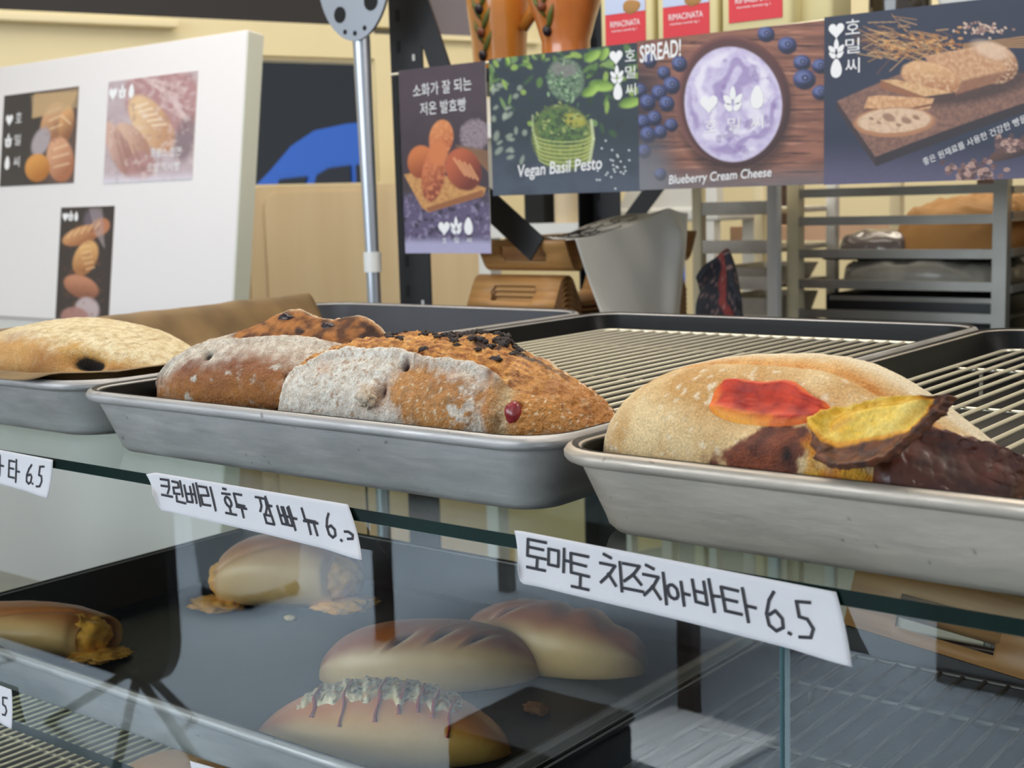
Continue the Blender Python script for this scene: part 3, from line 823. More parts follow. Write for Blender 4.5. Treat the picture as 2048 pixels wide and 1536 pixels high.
    c = mix(c, lin((70, 38, 28)), pit)
    return c
def l3_rgh(s, U, A, P):
    U = l3_f(U)
    o, fold, n = l3_masks(U, A, P)
    return .88 - .46 * fold - .2 * o - .28 * spot(U, A, -.12, 24, .3, 20)
lo3 = L3.build('campagne_loaf', l3_col, M['bread'], None, l3_rgh)
lo3.location = (-.525, .600, .0295); lo3.rotation_euler = (0, 0, RT(3))
tag(lo3, 'big floury oval loaf split open on top, at front of middle tray', 'bread', 'cranberry walnut loaves')
mb = MB(); p = L3.at(l3_u(np.array([.40])), np.array([RT(20)]), 0.0)[0]
blob(mb, p, .0058, (.85, .8, 1.15), 2, .25)
co = mb.obj('cranberry', lo3, [mat('dried_cranberry', (142, 44, 50), .3, 0, .2, 200, coat=.3)], 180); co['label'] = 'dark red cranberry in the crust'
mb = MB(); p = L3.at(l3_u(np.array([-.455])), np.array([RT(14)]), -.001)[0]
blob(mb, p, .0058, (1, .7, .95), 5, .9, 1.8, 20)
mb.obj('walnut', lo3, [mat('floury_walnut', (196, 178, 156), .9, 0, .25, 120, .4, 300)], 180)
mb = MB()
for k in range(110):
    u = random.uniform(-.62, .22); a = RT(random.gauss(95, 9))
    if k < 34: u = random.uniform(-.02, .10); a = RT(random.gauss(98, 6))
    p = L3.at(l3_u(np.array([u])), np.array([a]), .0002)[0]
    blob(mb, p, random.uniform(.0010, .0026), (1.5, .8, .7), k, 1.3, 2.2, 8)
bf = mb.obj('burnt_flakes', lo3, [mat('charred_crust', (40, 24, 20), .6, 0, .4, 300)], 180); bf['kind'] = 'stuff'

# --- second loaf, left in the middle tray
def l2_lip(U): return RT(66) - RT(22) * sstep(-.40, -.98, U) + RT(2) * np.sin(U * 9) - RT(5) * sstep(.5, .95, U)
def l2_masks(U, A, P):
    n = fbm(P + 4, 60, 3); lip = l2_lip(U) + RT(2.5) * n
    op = sstep(lip - RT(1), lip + RT(1.2), A) * sstep(RT(112), RT(104), A) * sstep(-.42, -.34, U)
    return op, lip, n
def l2_disp(s, U, A, P):
    op, lip, n = l2_masks(U, A, P)
    d = .0020 * fbm(P + 8, 26, 4) + .0013 * fbm(P, 160, 4, .65)
    d = d + .0026 * np.exp(-((A - lip + RT(3)) / RT(5)) ** 2) - .0055 * op * np.exp(-((A - lip - RT(6)) / RT(9)) ** 2)
    d = d + .0105 * np.exp(-((A - RT(103)) / RT(13)) ** 2) * sstep(-.45, -.10, U) * sstep(1.0, .55, U) * (1 + .25 * np.cos(U * 13))
    d = d + op * .0018 * fbm(P, 130, 3)
    d = d - .0055 * spot(U, A, -.40, 43, .035, 6) - .0040 * spot(U, A, .25, 16, .025, 5) + .0020 * spot(U, A, .28, 11, .05, 6) - .004 * spot(U, A, -.83, 20, .02, 6)
    return d
L2 = Loaf(.204, .054, .0500, 340, 260, 2.6, 1.9, 2.4, 2.0, .85, .9, .22, disp=l2_disp)
def l2_col(s, U, A, P):
    op, lip, n = l2_masks(U, A, P)
    n2 = fbm(P + 3, 32, 4); n3 = fbm(P + 9, 170, 3); n4 = fbm(P + 2, 85, 3)
    low = mix(lin((150, 98, 70)), lin((176, 116, 62)), np.clip(.35 + .7 * sstep(RT(30), RT(0), A) + n2, 0, 1))
    low = mix(low, lin((116, 70, 58)), np.clip(.8 * spot(U, A, -.38, 36, .28, 14) + .3 * n4, 0, 1))
    f = np.clip(sstep(RT(18), RT(50), A + RT(16) * n2 * 1.6) * .95 + .35 * n3 + .30 * n2 + .35 * spot(U, A, -.8, 22, .15, 18), 0, 1)
    f = np.maximum(f, sstep(.3, .5, n4 + .5 * n3 + .35 * spot(U, A, 0, 16, .9, 8)))
    c = mix(low, mix(lin((196, 184, 168)), lin((222, 212, 196)), np.clip(.55 + 1.8 * n3, 0, 1)), f * .95)
    c = mix(c, lin((150, 118, 98)), sstep(.15, .36, fbm(P + 70, 330, 3)) * f * .6)
    crk = sstep(.035, .0, np.abs(fbm(P + 11, 70, 3))) * sstep(RT(30), RT(52), A)
    c = mix(c, lin((150, 130, 112)), crk * .45)
    c = mix(c, lin((44, 26, 22)), np.clip(1.3 * spot(U, A, -.40, 43, .032, 5.5) + 1.2 * spot(U, A, .25, 15, .02, 4) + spot(U, A, -.83, 20, .018, 5), 0, 1))
    cr = mix(lin((174, 112, 56)), lin((88, 52, 30)), np.clip(.5 + 2.2 * fbm(P, 100, 4), 0, 1))
    cr = mix(cr, lin((58, 34, 26)), sstep(.12, .30, fbm(P + 6, 55, 2)))
    c = mix(c, cr, op)
    c = mix(c, lin((226, 206, 176)), np.exp(-((A - RT(104)) / RT(3)) ** 2) * sstep(-.4, -.2, U))
    c = mix(c, lin((186, 92, 44)), np.exp(-((A - lip - RT(2)) / RT(4)) ** 2) * sstep(.35, .6, U) * .8)
    return c
lo2 = L2.build('campagne_loaf', l2_col, M['bread'], None, lambda s, U, A, P: .85 + 0 * U)
lo2.location = (-.708, .640, .0295); lo2.rotation_euler = (0, 0, RT(20))
tag(lo2, 'purplish floury loaf with split dark crumb ear, behind left of big loaf', 'bread', 'cranberry walnut loaves')
for k, (u, a) in enumerate(((.30, 92), (.58, 80), (-.02, 94))):
    mb = MB(); p = L2.at(np.array([u]), np.array([RT(a)]), -.0012)[0]
    blob(mb, p, .0046, (1.25, .8, .70), k, .6, 1.8)
    ro = mb.obj('raisin', lo2, [M['olive']], 180)

# --- loaf on parchment in the left tray
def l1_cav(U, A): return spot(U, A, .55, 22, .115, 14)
def l1_disp(s, U, A, P):
    st = fbm(P @ np.array([[.5, .3, .2], [.1, 1, .3], [.5, -.6, 1]]) * np.array([.6, 1, 1.6]), 60, 4)
    d = .0022 * fbm(P + 15, 24, 4) + .0016 * st * sstep(RT(20), RT(50), A)
    return d - .0150 * l1_cav(U, A) + .0022 * spot(U, A, .48, 36, .12, 8) + .002 * spot(U, A, .70, 20, .05, 10)
L1 = Loaf(.272, .066, .0465, 340, 240, 2.3, 1.9, 2.0, 1.7, .85, 1.0, .20, disp=l1_disp)
def l1_col(s, U, A, P):
    n2 = fbm(P + 3, 28, 4); n3 = fbm(P + 9, 180, 3)
    st = fbm(P * np.array([1.2, 1, 2.2]) + 4, 70, 4)
    base = mix(lin((206, 158, 96)), lin((174, 122, 66)), np.clip(.45 + 1.2 * n2, 0, 1))
    base = mix(base, lin((214, 160, 60)), spot(U, A, .6, 40, .3, 14) * .7)
    f = np.clip(sstep(RT(26), RT(58), A + RT(20) * n2 + RT(12) * st) + .35 * n3 + .7 * sstep(-.35, -.85, U) * sstep(-.1, .3, st + .2), 0, 1)
    c = mix(base, mix(lin((214, 194, 152)), lin((236, 222, 186)), np.clip(.5 + 1.6 * n3 + st, 0, 1)), f * .92)
    c = mix(c, lin((160, 118, 96)), np.clip(spot(U, A, -.15, 48, .18, 10) * .7 + .3 * n2, 0, 1) * .6)
    c = mix(c, lin((158, 124, 82)), sstep(.12, .36, fbm(P * np.array([1.2, 1, 2.6]) + 14, 150, 4)) * f * .55)
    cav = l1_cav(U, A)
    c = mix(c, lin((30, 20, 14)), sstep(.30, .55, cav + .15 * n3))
    c = mix(c, lin((120, 66, 30)), np.clip(spot(U, A, .78, 10, .08, 7), 0, 1))
    return c
lo1 = L1.build('olive_ciabatta', l1_col, M['bread'], None, lambda s, U, A, P: .85 + 0 * U)
lo1.location = (-.997, .665, .0290); lo1.rotation_euler = (0, 0, RT(4))
tag(lo1, 'flour dusted loaf with dark hole, on brown parchment in left tray', 'bread')

# --- tomato cheese ciabatta
def tm_disp(s, U, A, P):
    d = .0016 * fbm(P + 21, 24, 4) + .0006 * fbm(P, 200, 3)
    d = d - .0045 * np.exp(-((A - RT(80) + RT(8) * U) / RT(5)) ** 2) * sstep(-.62, -.4, U) * sstep(.75, .5, U)
    d = d - .0050 * spot(U, A, .03, 42, .30, 16) * 1.3
    rough = spot(U, A, .02, 6, .26, 14) + .5 * sstep(.30, .55, U) * sstep(RT(80), RT(40), A) * sstep(.55, .45, U)
    d = d + np.clip(rough, 0, 1) * (.0022 * fbm(P, 90, 4) + .0014 * fbm(P, 240, 3))
    d = d + .003 * spot(U, A, .06, 14, .14, 6)
    return d
TM = Loaf(.214, .058, .0585, 380, 280, 2.4, 1.9, 2.5, 2.1, .85, .82, .15, disp=tm_disp, hf=lambda U: 1 - .46 * sstep(.12, .95, U), wf=lambda U: 1 - .12 * sstep(.2, 1, U))
def tm_col(s, U, A, P):
    n2 = fbm(P + 3, 34, 4); n3 = fbm(P + 9, 200, 3); n4 = fbm(P + 30, 90, 4)
    c = mix(lin((228, 198, 148)), lin((198, 150, 88)), np.clip(.42 + n2 * 1.5 + .3 * spot(U, A, -.35, 50, .3, 18), 0, 1))
    c = mix(c, lin((238, 224, 196)), np.clip(sstep(.22, .45, n3 + .3 * n2) * .7 + .8 * sstep(RT(84), RT(96), A) + .45 * sstep(-.75, -.97, U), 0, 1))
    sl = np.exp(-((A - RT(80) + RT(8) * U) / RT(5.5)) ** 2) * sstep(-.64, -.5, U) * sstep(.8, .55, U)
    c = mix(c, mix(lin((206, 136, 58)), lin((226, 172, 104)), np.clip(.5 + 1.6 * n4, 0, 1)), np.clip(sl * 1.6, 0, 1))
    rs0 = spot(U, A, .02, 4, .19, 13) + .8 * spot(U, A, .16, 20, .13, 8)
    rst = sstep(.30, .58, rs0 + 1.1 * n4 * np.clip(3 * rs0, 0, 1))
    c = mix(c, mix(lin((150, 76, 44)), lin((92, 50, 38)), np.clip(.5 + 1.6 * n4, 0, 1)), rst)
    yl = sstep(.34, .62, .9 * spot(U, A, .24, -8, .26, 8) + .9 * spot(U, A, .50, 2, .22, 14) + .7 * spot(U, A, .34, 26, .10, 12) + .7 * fbm(P + 40, 60, 3))
    c = mix(c, mix(lin((226, 168, 44)), lin((196, 104, 30)), np.clip(.45 + 1.7 * n4, 0, 1)), yl)
    bn = sstep(.56, .72, U + .25 * n4) * sstep(RT(72), RT(52), A)
    c = mix(c, mix(lin((82, 42, 30)), lin((44, 26, 22)), np.clip(.5 + 1.6 * n4, 0, 1)), bn * (1 - .8 * sstep(.40, .62, spot(U, A, .42, -4, .18, 8) + .3 * n4)))
    c = mix(c, lin((26, 16, 14)), np.clip(spot(U, A, .17, 12, .03, 5), 0, 1))
    return c
tm = TM.build('tomato_cheese_ciabatta', tm_col, M['bread'], None, lambda s, U, A, P: .70 - .3 * sstep(.3, .6, U))
tm.location = (-.283, .581, .0295); tm.rotation_euler = (0, 0, RT(2))
tag(tm, 'pale ciabatta with red tomato slice and burnt cheese flap, in nearest tray', 'bread')
def tom_col(U, A, K, Q, P):
    n = fbm(P, 120, 4); e = np.minimum(np.minimum(K, 1 - K) * 2, np.minimum(Q, 1 - Q) * 1.4)
    c = mix(lin((150, 24, 8)), lin((206, 58, 22)), np.clip(.5 + 1.5 * n, 0, 1))
    c = mix(c, lin((232, 116, 32)), sstep(.22, .08, e + .12 * n) * .75)
    return mix(c, lin((240, 170, 50)), sstep(.30, .0, Q) * sstep(.0, .3, .35 - np.abs(K - .3) + .3 * n) * .8)
TKC, TKH = .03, .285
tp = TM.patch('tomato_slice', TKC - TKH, TKC + TKH, lambda U: RT(41) - RT(16) * np.sqrt(np.clip(1 - np.abs((U - TKC) / TKH) ** 3, 0, 1)) + RT(4) * sstep(.05, .28, U),
              lambda U: RT(43) + RT(16) * np.sqrt(np.clip(1 - np.abs((U - TKC) / TKH) ** 3.5, 0, 1)) + RT(1.5) * np.sin(U * 24) - RT(6) * sstep(.05, .28, U), 70, 46,
              lambda U, A, K, Q: .0030 + .0018 * np.exp(-((Q - .90) / .10) ** 2) + .0008 * fbm(np.stack([K * 5, Q * 3, 0 * K], -1), 1.0, 3), tom_col, tm, vmat('roast_tomato', .58, .35, 260, .12))
tp['label'] = 'roasted red tomato slice'
# flap of baked cheese: yellow on top, brown at its thick torn rim
outl = np.array([(-24.9, 1.4), (-22.5, 5.5), (-16.3, 8.0), (-1.0, 10.0), (10.8, 9.2), (20.6, 9.8), (28.0, 12.1), (24.9, 5.1), (18.2, -3.5), (10.8, -10.5), (1.4, -12.9), (-8.8, -11.7), (-17.6, -8.0), (-22.1, -3.5)], float) / 1000     # outline in millimetres
outl = np.concatenate([outl, outl[:1]]); kk = np.linspace(0, len(outl) - 1, 161)[:-1]
ox = np.interp(kk, np.arange(len(outl)), outl[:, 0]); oz = np.interp(kk, np.arange(len(outl)), outl[:, 1])
for _ in range(4): ox = (np.roll(ox, 1) + 2 * ox + np.roll(ox, -1)) / 4; oz = (np.roll(oz, 1) + 2 * oz + np.roll(oz, -1)) / 4
rad = np.concatenate([np.linspace(.02, 1, 40), 1 + .10 * np.sin(np.linspace(.2, PI * .5, 8)), 1.10 - .25 * np.linspace(.1, 1, 8)])
dep = np.concatenate([np.zeros(40), np.linspace(.0006, .0050, 8), np.linspace(.0060, .0110, 8)])
rag = 1 + .16 * fbm(np.stack([ox, oz, 0 * ox], -1), 190, 4, .7)
X_ = rad[:, None] * ox[None] * np.where(rad[:, None] > .8, rag[None], 1); Z_ = rad[:, None] * oz[None] * np.where(rad[:, None] > .8, rag[None], 1)
low = sstep(.004, -.012, Z_) * sstep(.55, .95, rad)[:, None]
e2 = np.array([0, .42, .90]); e3 = np.array([0, .90, -.42])
PF = np.array([-.2265, .522, .0700]) + X_[..., None] * np.array([1.0, .10, .0]) + Z_[..., None] * e2 + (dep[:, None] + .0)[..., None] * e3
nz = fbm(PF, 70, 4)
PF = PF - (e3[None, None] * (.0030 * nz * (dep[:, None] == 0) - .010 * np.exp(-(((X_ - .03) / .02) ** 2)) * .35 - .0035 * np.exp(-((rad[:, None] - .80) / .14) ** 2) * 1.0)[..., None]) * 1.0
PF = PF + e3[None, None] * (.0022 * fbm(PF, 230, 3) * sstep(.7, .9, rad)[:, None])[..., None] + np.array([0, 0, 1.0]) * (.003 * np.sin(X_ * 90))[..., None] + np.array([0, -1.0, -.4]) * (.010 * low)[..., None]
th_rim = 1.12 - .52 * sstep(.001, -.009, Z_) - .42 * sstep(.014, .026, X_)
cf = mix(lin((232, 186, 58)), lin((244, 210, 110)), np.clip(.5 + 1.6 * fbm(PF, 90, 3), 0, 1))
cf = mix(cf, lin((222, 150, 40)), np.clip(sstep(-.16, -.02, rad[:, None] - th_rim + .10 * nz) + .6 * sstep(.15, .4, fbm(PF + 2, 60, 3)), 0, 1))
cf = mix(cf, mix(lin((116, 66, 38)), lin((66, 38, 30)), np.clip(.5 + 1.6 * fbm(PF, 220, 3), 0, 1)), sstep(-.03, .05, rad[:, None] - th_rim + .16 * nz))
fl = link('cheese_flap', grid_mesh('cheese_flap', PF, cf, None, wrapv=True), tm, [M['cheese']])
fl.matrix_parent_inverse = Matrix.Translation((-.283, .581, .0295)).inverted()
fl['label'] = 'yellow cheese flap with brown rim'
# burnt cheese crust hanging over the right end
def bc_col(U, A, K, Q, P):
    n = fbm(P, 70, 4)
    c = mix(lin((104, 54, 40)), lin((62, 34, 28)), np.clip(.5 + 1.5 * n, 0, 1))
    return mix(c, lin((150, 84, 50)), sstep(.2, .5, fbm(P + 7, 45, 3)) * .6)
bc = TM.patch('burnt_cheese', .50, .985, lambda U: -RT(12) + 0 * U, lambda U: RT(64) - RT(16) * sstep(.62, .46, U) + RT(10) * sstep(.6, .9, U), 80, 60,
              lambda U, A, K, Q: .0062 + .0040 * np.exp(-((Q - .84) / .09) ** 2) + .0016 * np.sin(Q * 5 + K * 4), bc_col, tm, vmat('burnt_cheese_crust', .42, .25, 120, .1, 0, .1))
bc['label'] = 'dark burnt cheese crust'

# ------------------------------------------------------------------ soft buns on the lower shelf
def bun_col(top, side, seed, hi=62, lo=22):
    def f(s, U, A, P):
        n = fbm(P + seed, 30, 3)
        t = sstep(RT(lo), RT(hi), np.minimum(A, PI - A) + RT(10) * n)
        t = np.maximum(t, .55 * sstep(.80, 1.0, np.abs(U)))
        return mix(lin(side), lin(top), t)
    return f

def slit_bun(name, label, L, W, H, loc, rz, slits, seed, bend=.012, ripple=0.0):
    def disp(s, U, A, P):
        d = .0010 * fbm(P + seed, 30, 3)
        for u, a in slits:
            q = (U - u) - .10 * (A - RT(a)) / RT(14)
            m_ = np.exp(-(q / .030) ** 2) * np.exp(-((A - RT(a)) / RT(13)) ** 2)
            rimm = np.exp(-((q + .055) / .035) ** 2) * np.exp(-((A - RT(a)) / RT(15)) ** 2)
            d = d - .0062 * m_ + .0030 * rimm
        if ripple: d = d + ripple * np.sin(U * 15 + 1) * sstep(RT(50), RT(85), A) * sstep(-.1, .25, U)
        return d
    B = Loaf(L, W, H, 220, 160, 2.6, 1.9, 2.4, 2.0, .9, .95, .35, bend=bend, disp=disp)
    base = bun_col((160, 88, 38), (228, 192, 128), seed, 58, 16)
    def col(s, U, A, P):
        c = base(s, U, A, P)
        for u, a in slits:
            q = (U - u) - .10 * (A - RT(a)) / RT(14)
            c = mix(c, lin((226, 200, 160)), np.clip(np.exp(-((q - .05) / .045) ** 2) * np.exp(-((A - RT(a)) / RT(14)) ** 2) * .9, 0, 1))
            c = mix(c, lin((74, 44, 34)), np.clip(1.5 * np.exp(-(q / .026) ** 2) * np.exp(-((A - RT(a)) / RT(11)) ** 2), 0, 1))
        return mix(c, lin((196, 160, 60)), sstep(.93, 1.0, np.abs(U)) * .8)
    o = B.build(name, col, M['bun']); o.location = loc; o.rotation_euler = (0, 0, rz)
    tag(o, label, 'bread', 'slit buns on the lower shelf')
    return B, o

ZL = -.2068
slit_bun('slit_bun', 'long pale bun with slashed top, in front of its rear neighbour on lower tray', .176, .033, .048, (-.687, .752, ZL), RT(36), ((-.20, 52), (.16, 60), (.48, 58)), 1, .010)
slit_bun('slit_bun', 'browner bumpy bun lying behind the pale slashed bun on lower tray', .165, .033, .050, (-.632, .836, ZL), RT(10), ((-.30, 66),), 5, .012, .0022)

SB = Loaf(.182, .038, .046, 240, 180, 2.2, 1.7, 2.0, 1.7, .9, .95, .35, disp=lambda s, U, A, P: .0008 * fbm(P, 30, 3))
sb = SB.build('sausage_bun', bun_col((214, 126, 40), (242, 194, 100), 9, 60, 14), M['bun'])
sb.location = (-.622, .628, ZL); sb.rotation_euler = (0, 0, RT(31))
tag(sb, 'golden bun with creamy herb topping and ketchup drips, nearest on lower tray', 'bread')
def top_col(U, A, K, Q, P):
    n = fbm(P, 160, 3)
    c = mix(lin((214, 190, 132)), lin((236, 220, 176)), np.clip(.5 + 1.8 * n, 0, 1))
    c = mix(c, lin((104, 98, 52)), sstep(.22, .34, fbm(P + 8, 240, 2)))
    return mix(c, lin((200, 126, 60)), sstep(.2, .4, fbm(P + 4, 130, 2)) * .7)
tpp = SB.patch('creamy_topping', -.62, .66, lambda U: RT(62) + RT(5) * np.sin(U * 23) + RT(4) * np.sin(U * 51), lambda U: RT(122) + 0 * U, 110, 36,
               lambda U, A, K, Q: .0022 + .0007 * np.sin(U * 37 + A * 6) + .0006 * np.sin(U * 80 + A * 9) + .0012 * np.sin(U * 140) * np.sin(A * 23) * .5, top_col, sb, vmat('herb_mayonnaise', .3, .4, 500, .08, 0, .3))
tpp['label'] = 'creamy topping with herb specks'
for k, (u, a0, w) in enumerate(((-.43, 44, .011), (-.20, 28, .008), (.06, 34, .010), (.22, 46, .010), (.35, 52, .011), (.46, 48, .011), (.58, 22, .008))):
    uu_ = np.full(14, u) + .006 * np.sin(np.arange(14) * .8 + k); aa = np.linspace(RT(96), RT(a0), 14)
    off = np.where(aa > RT(64), .0034, .0006)
    pts = SB.at(uu_, aa, off)
    w_ = [w * .12 * (1 + .35 * (i == 13) + .15 * math.sin(i + k)) for i in range(14)]
    d = MB().tube([tuple(p) for p in pts], w_, 8).obj('ketchup_drip', sb, [M['ketchup']], 180)

# rolls filled with orange cheese: a wrapped dough sleeve with filling spilling at its open end
def roll(label, L, W, H, loc, rz, seed, both):
    t = thing('cheese_roll', label, 'bread', loc, rz, 'filled rolls on the lower shelf')
    nu_, na_ = 150, 120
    us = np.linspace(-1, 1, nu_); an = np.linspace(0, 2 * PI, na_, endpoint=False)
    U, A = np.meshgrid(us, an, indexing='ij')
    taper = (1 - .28 * np.abs(U) ** 3)
    if not both: taper = np.where(U < -.6, taper * np.sqrt(np.clip(1 - ((U + .6) / .4) ** 2, 0, 1)), taper)
    w = W * taper; h = H * taper
    x = L / 2 * U - .010 * sstep(.7, 1, U) * np.cos(A - RT(20)) * 1.0
    y = -w * np.cos(A); z = h * .5 + h * .5 * np.sign(np.sin(A)) * np.abs(np.sin(A)) ** .85
    P = np.stack([x, y, z], -1)
    N = Loaf.normals(P)
    P = P + N * (.0016 * fbm(P + seed, 26, 3) - .002 * np.exp(-((A - RT(60) - U * .5) / RT(6)) ** 2))[..., None]
    # turn the open end inward
    q = np.linspace(1, .0, 10)[1:]
    endc = P[-1].mean(0)
    inner = np.stack([np.concatenate([(endc + (P[-1] - endc) * (1 - .22 * (1 - k) ** .5)) + np.array([[-.035 * (1 - k), 0, 0]])], 0) for k in q], 0)
    PP = np.concatenate([P, inner], 0)
    n = fbm(PP + seed, 28, 3)
    AA = np.concatenate([A, np.tile(A[-1], (9, 1))], 0); UU = np.concatenate([U, np.full((9, na_), 1.02)], 0)
    tt = sstep(RT(12), RT(72), np.minimum(AA, PI - AA) + RT(12) * n)
    c = mix(lin((230, 190, 122)), lin((186, 112, 56)), tt)
    c = mix(c, lin((208, 150, 80)), sstep(.9, 1.0, np.abs(UU)) * .7); c = mix(c, lin((150, 92, 46)), (UU > 1.0) * .8)
    link('dough_sleeve', grid_mesh('dough_sleeve', PP, c, None, wrapv=True), t, [M['bun']])
    for sgn in ((1, -1) if both else (1,)):
        mb = MB(); x0 = sgn * L / 2
        mb2 = blob(MB(), (x0 - sgn * .016, -.002, h.max() * .38), W * .74, (1.0, .9, .72), seed, .3, 2.5, 26)
        blob(mb2, (x0 + sgn * .000, -W * .50, .005), W * .55, (1.1, .8, .26), seed + 3, .6, 2.6, 24)
        blob(mb2, (x0 + sgn * .010, -W * .1, .003), W * .42, (1.2, 1.0, .18), seed + 5, .7, 3.0, 20)
        f = mb2.obj('cheese_filling', t, [mat('orange_cheese', (232, 168, 62), .4, 0, .15, 90, .3, 200)], 180)
        f['label'] = 'orange cheese filling spilling out'
    return t
roll('golden roll with orange filling spilling at its end, at left of lower tray', .15, .034, .044, (-1.022, .600, ZL), RT(31), 2, False)
roll('pale roll open at both ends, at back of lower tray behind price tape', .118, .040, .066, (-.935, .828, ZL), RT(31), 6, True)
for k, (x, y, r, lb) in enumerate(((-.893, .794, .005, 'tiny pale crumb lying alone on the lower tray, before the pale roll'), (-.575, .745, .009, 'toasted crumb scrap on lower tray right of the sausage bun'))):
    o = blob(MB(), (x, y, ZL + .0022), r, (1.2, .9, .40), k, .7, 2).obj('bread_crumb', None, [mat('crumb', (222, 196, 146) if k == 0 else (150, 98, 52), .8)], 180)
    tag(o, lb, 'crumb')
RL = Loaf(.16, .036, .045, 100, 80, 2.4, 1.9, 2.2, 2.0, disp=lambda s, U, A, P: .001 * fbm(P, 30, 3))
o = RL.build('bread_roll', bun_col((196, 128, 62), (232, 194, 130), 3), M['bun']); o.location = (-1.035, .775, -.4070); o.rotation_euler = (0, 0, RT(30))
tag(o, 'golden bread on bottom wire rack, at the bottom left frame edge', 'bread')
# ------------------------------------------------------------------ printed posters and cards
class Art:
    """a printed picture, painted into the sheet's own colour grid; drawing units run over the sheet's quad (tl, tr, br, bl)"""
    def __init__(s, nx, ny, quad, bg):
        u, v = np.meshgrid(np.linspace(0, 1, nx), np.linspace(0, 1, ny), indexing='ij')
        tl, tr, br, bl = [np.array(q, float) for q in quad]
        p = (tl * ((1 - u) * (1 - v))[..., None] + tr * (u * (1 - v))[..., None] + br * (u * v)[..., None] + bl * ((1 - u) * v)[..., None])
        s.x, s.y, s.u, s.v = p[..., 0], p[..., 1], u, v
        s.c = np.tile(lin(bg), (nx, ny, 1)); s.p3 = np.stack([p[..., 0], p[..., 1], 0 * u], -1)

    def put(s, m, col): s.c = mix(s.c, np.broadcast_to(lin(col) if not isinstance(col, np.ndarray) or col.ndim == 1 else col, s.c.shape), np.clip(m, 0, 1)); return s

    def n(s, sc, o=4, seed=0): return fbm(s.p3 + seed * 31.7, sc, o)

    def ell(s, cx, cy, rx, ry, col, rot=0, soft=.12, k=1.0, shade=None, wob=0.0, tex=None):
        dx, dy = s.x - cx, s.y - cy; a = RT(rot)
        X = (dx * math.cos(a) + dy * math.sin(a)) / rx; Y = (-dx * math.sin(a) + dy * math.cos(a)) / ry
        r = np.sqrt(X * X + Y * Y)
        if wob: r = r + wob * s.n(4.0 / max(rx, ry), 3, cx)
        c = np.broadcast_to(lin(col), s.c.shape)
        if shade is not None: c = mix(c, np.broadcast_to(lin(shade), s.c.shape), np.clip(.5 + .7 * Y + .35 * X, 0, 1))
        if tex is not None: c = mix(c, np.broadcast_to(lin(tex), s.c.shape), np.clip(s.n(7.0 / max(rx, ry), 4, cy) * 1.8 + .2, 0, 1))
        s.c = mix(s.c, c, np.clip((1 + soft / 2 - r) / soft, 0, 1) * k); return s

    def poly(s, pts, col, soft=3.0, k=1.0, tex=None):
        """convex outline, clockwise on the sheet"""
        d = np.full(s.x.shape, 1e9)
        for (x0, y0), (x1, y1) in zip(pts, pts[1:] + pts[:1]):
            L_ = math.hypot(x1 - x0, y1 - y0)
            d = np.minimum(d, -((s.x - x0) * (y1 - y0) - (s.y - y0) * (x1 - x0)) / L_)
        c = np.broadcast_to(lin(col), s.c.shape)
        if tex is not None: c = mix(c, np.broadcast_to(lin(tex), s.c.shape), np.clip(s.n(.05, 4, 2) * 1.6 + .4, 0, 1))
        s.c = mix(s.c, c, np.clip(d / soft + .5, 0, 1) * k); return s

    def line(s, pts, w, col, k=1.0):
        for (x0, y0), (x1, y1) in zip(pts[:-1], pts[1:]):
            dx, dy = x1 - x0, y1 - y0; L2_ = dx * dx + dy * dy + 1e-9
            t = np.clip(((s.x - x0) * dx + (s.y - y0) * dy) / L2_, 0, 1)
            d = np.hypot(s.x - x0 - t * dx, s.y - y0 - t * dy)
            s.put(np.clip((w - d) / (w * .6) + .3, 0, 1) * k, col)
        return s

    def sheet(s, name, w, h, parent=None):
        P = np.stack([s.u * w, 0 * s.u, (1 - s.v) * h], -1)
        o = link(name, grid_mesh(name, P, s.c), parent, [M['art']])
        return o


def leaf_shape(cx, cz, w, h, ang, n=10):
    pts = []
    for k in range(2 * n):
        t = k / n * PI
        pts.append((math.sin(t) * w * .5 * (1 if True else 1), -math.cos(t) * h * .5))
    pts = [(x * (1 - .45 * (z / h + .5)), z) for x, z in pts]
    return [(cx + x * math.cos(ang) + z * math.sin(ang), cz - x * math.sin(ang) + z * math.cos(ang)) for x, z in pts]


def heart(cx, cz, s_):
    return [(cx + s_ * .52 * (16 * math.sin(t) ** 3) / 16, cz + s_ * .52 * (13 * math.cos(t) - 5 * math.cos(2 * t) - 2 * math.cos(3 * t) - math.cos(4 * t)) / 16) for t in np.linspace(0, 2 * PI, 28)[:-1]]


def emblem(mb, kind, cx, cz, s_, y):
    """the shop's three marks: heart, ear of grain, drop"""
    polys = []
    if kind == 0: polys = [heart(cx, cz, s_)]
    elif kind == 1:
        polys = [leaf_shape(cx, cz + s_ * .28, s_ * .34, s_ * .55, 0)]
        for sg in (-1, 1):
            polys += [leaf_shape(cx + sg * s_ * .26, cz + s_ * .02, s_ * .36, s_ * .50, sg * .75), leaf_shape(cx + sg * s_ * .22, cz - s_ * .28, s_ * .34, s_ * .46, sg * .9)]
    else: polys = [[(cx + s_ * .30 * math.sin(t) * (1 if z < 0 else 1) * (.5 + .5 * (1 - (z + 1) / 2) ** .8) * 1.3, cz + s_ * .5 * z) for t, z in ((k, -math.cos(k)) for k in np.linspace(0, 2 * PI, 24)[:-1])]]
    for p in polys:
        mb.add([(x, y, z) for x, z in p], [tuple(range(len(p)))])


def marks(parent, pos, y=-.0006, m=None):
    for kind, cx, cz, s_ in pos:
        mb = MB(); emblem(mb, kind, cx, cz, s_, y)
        mb.obj(('heart_mark', 'grain_mark', 'drop_mark')[kind], parent, [m or M['print_white']])


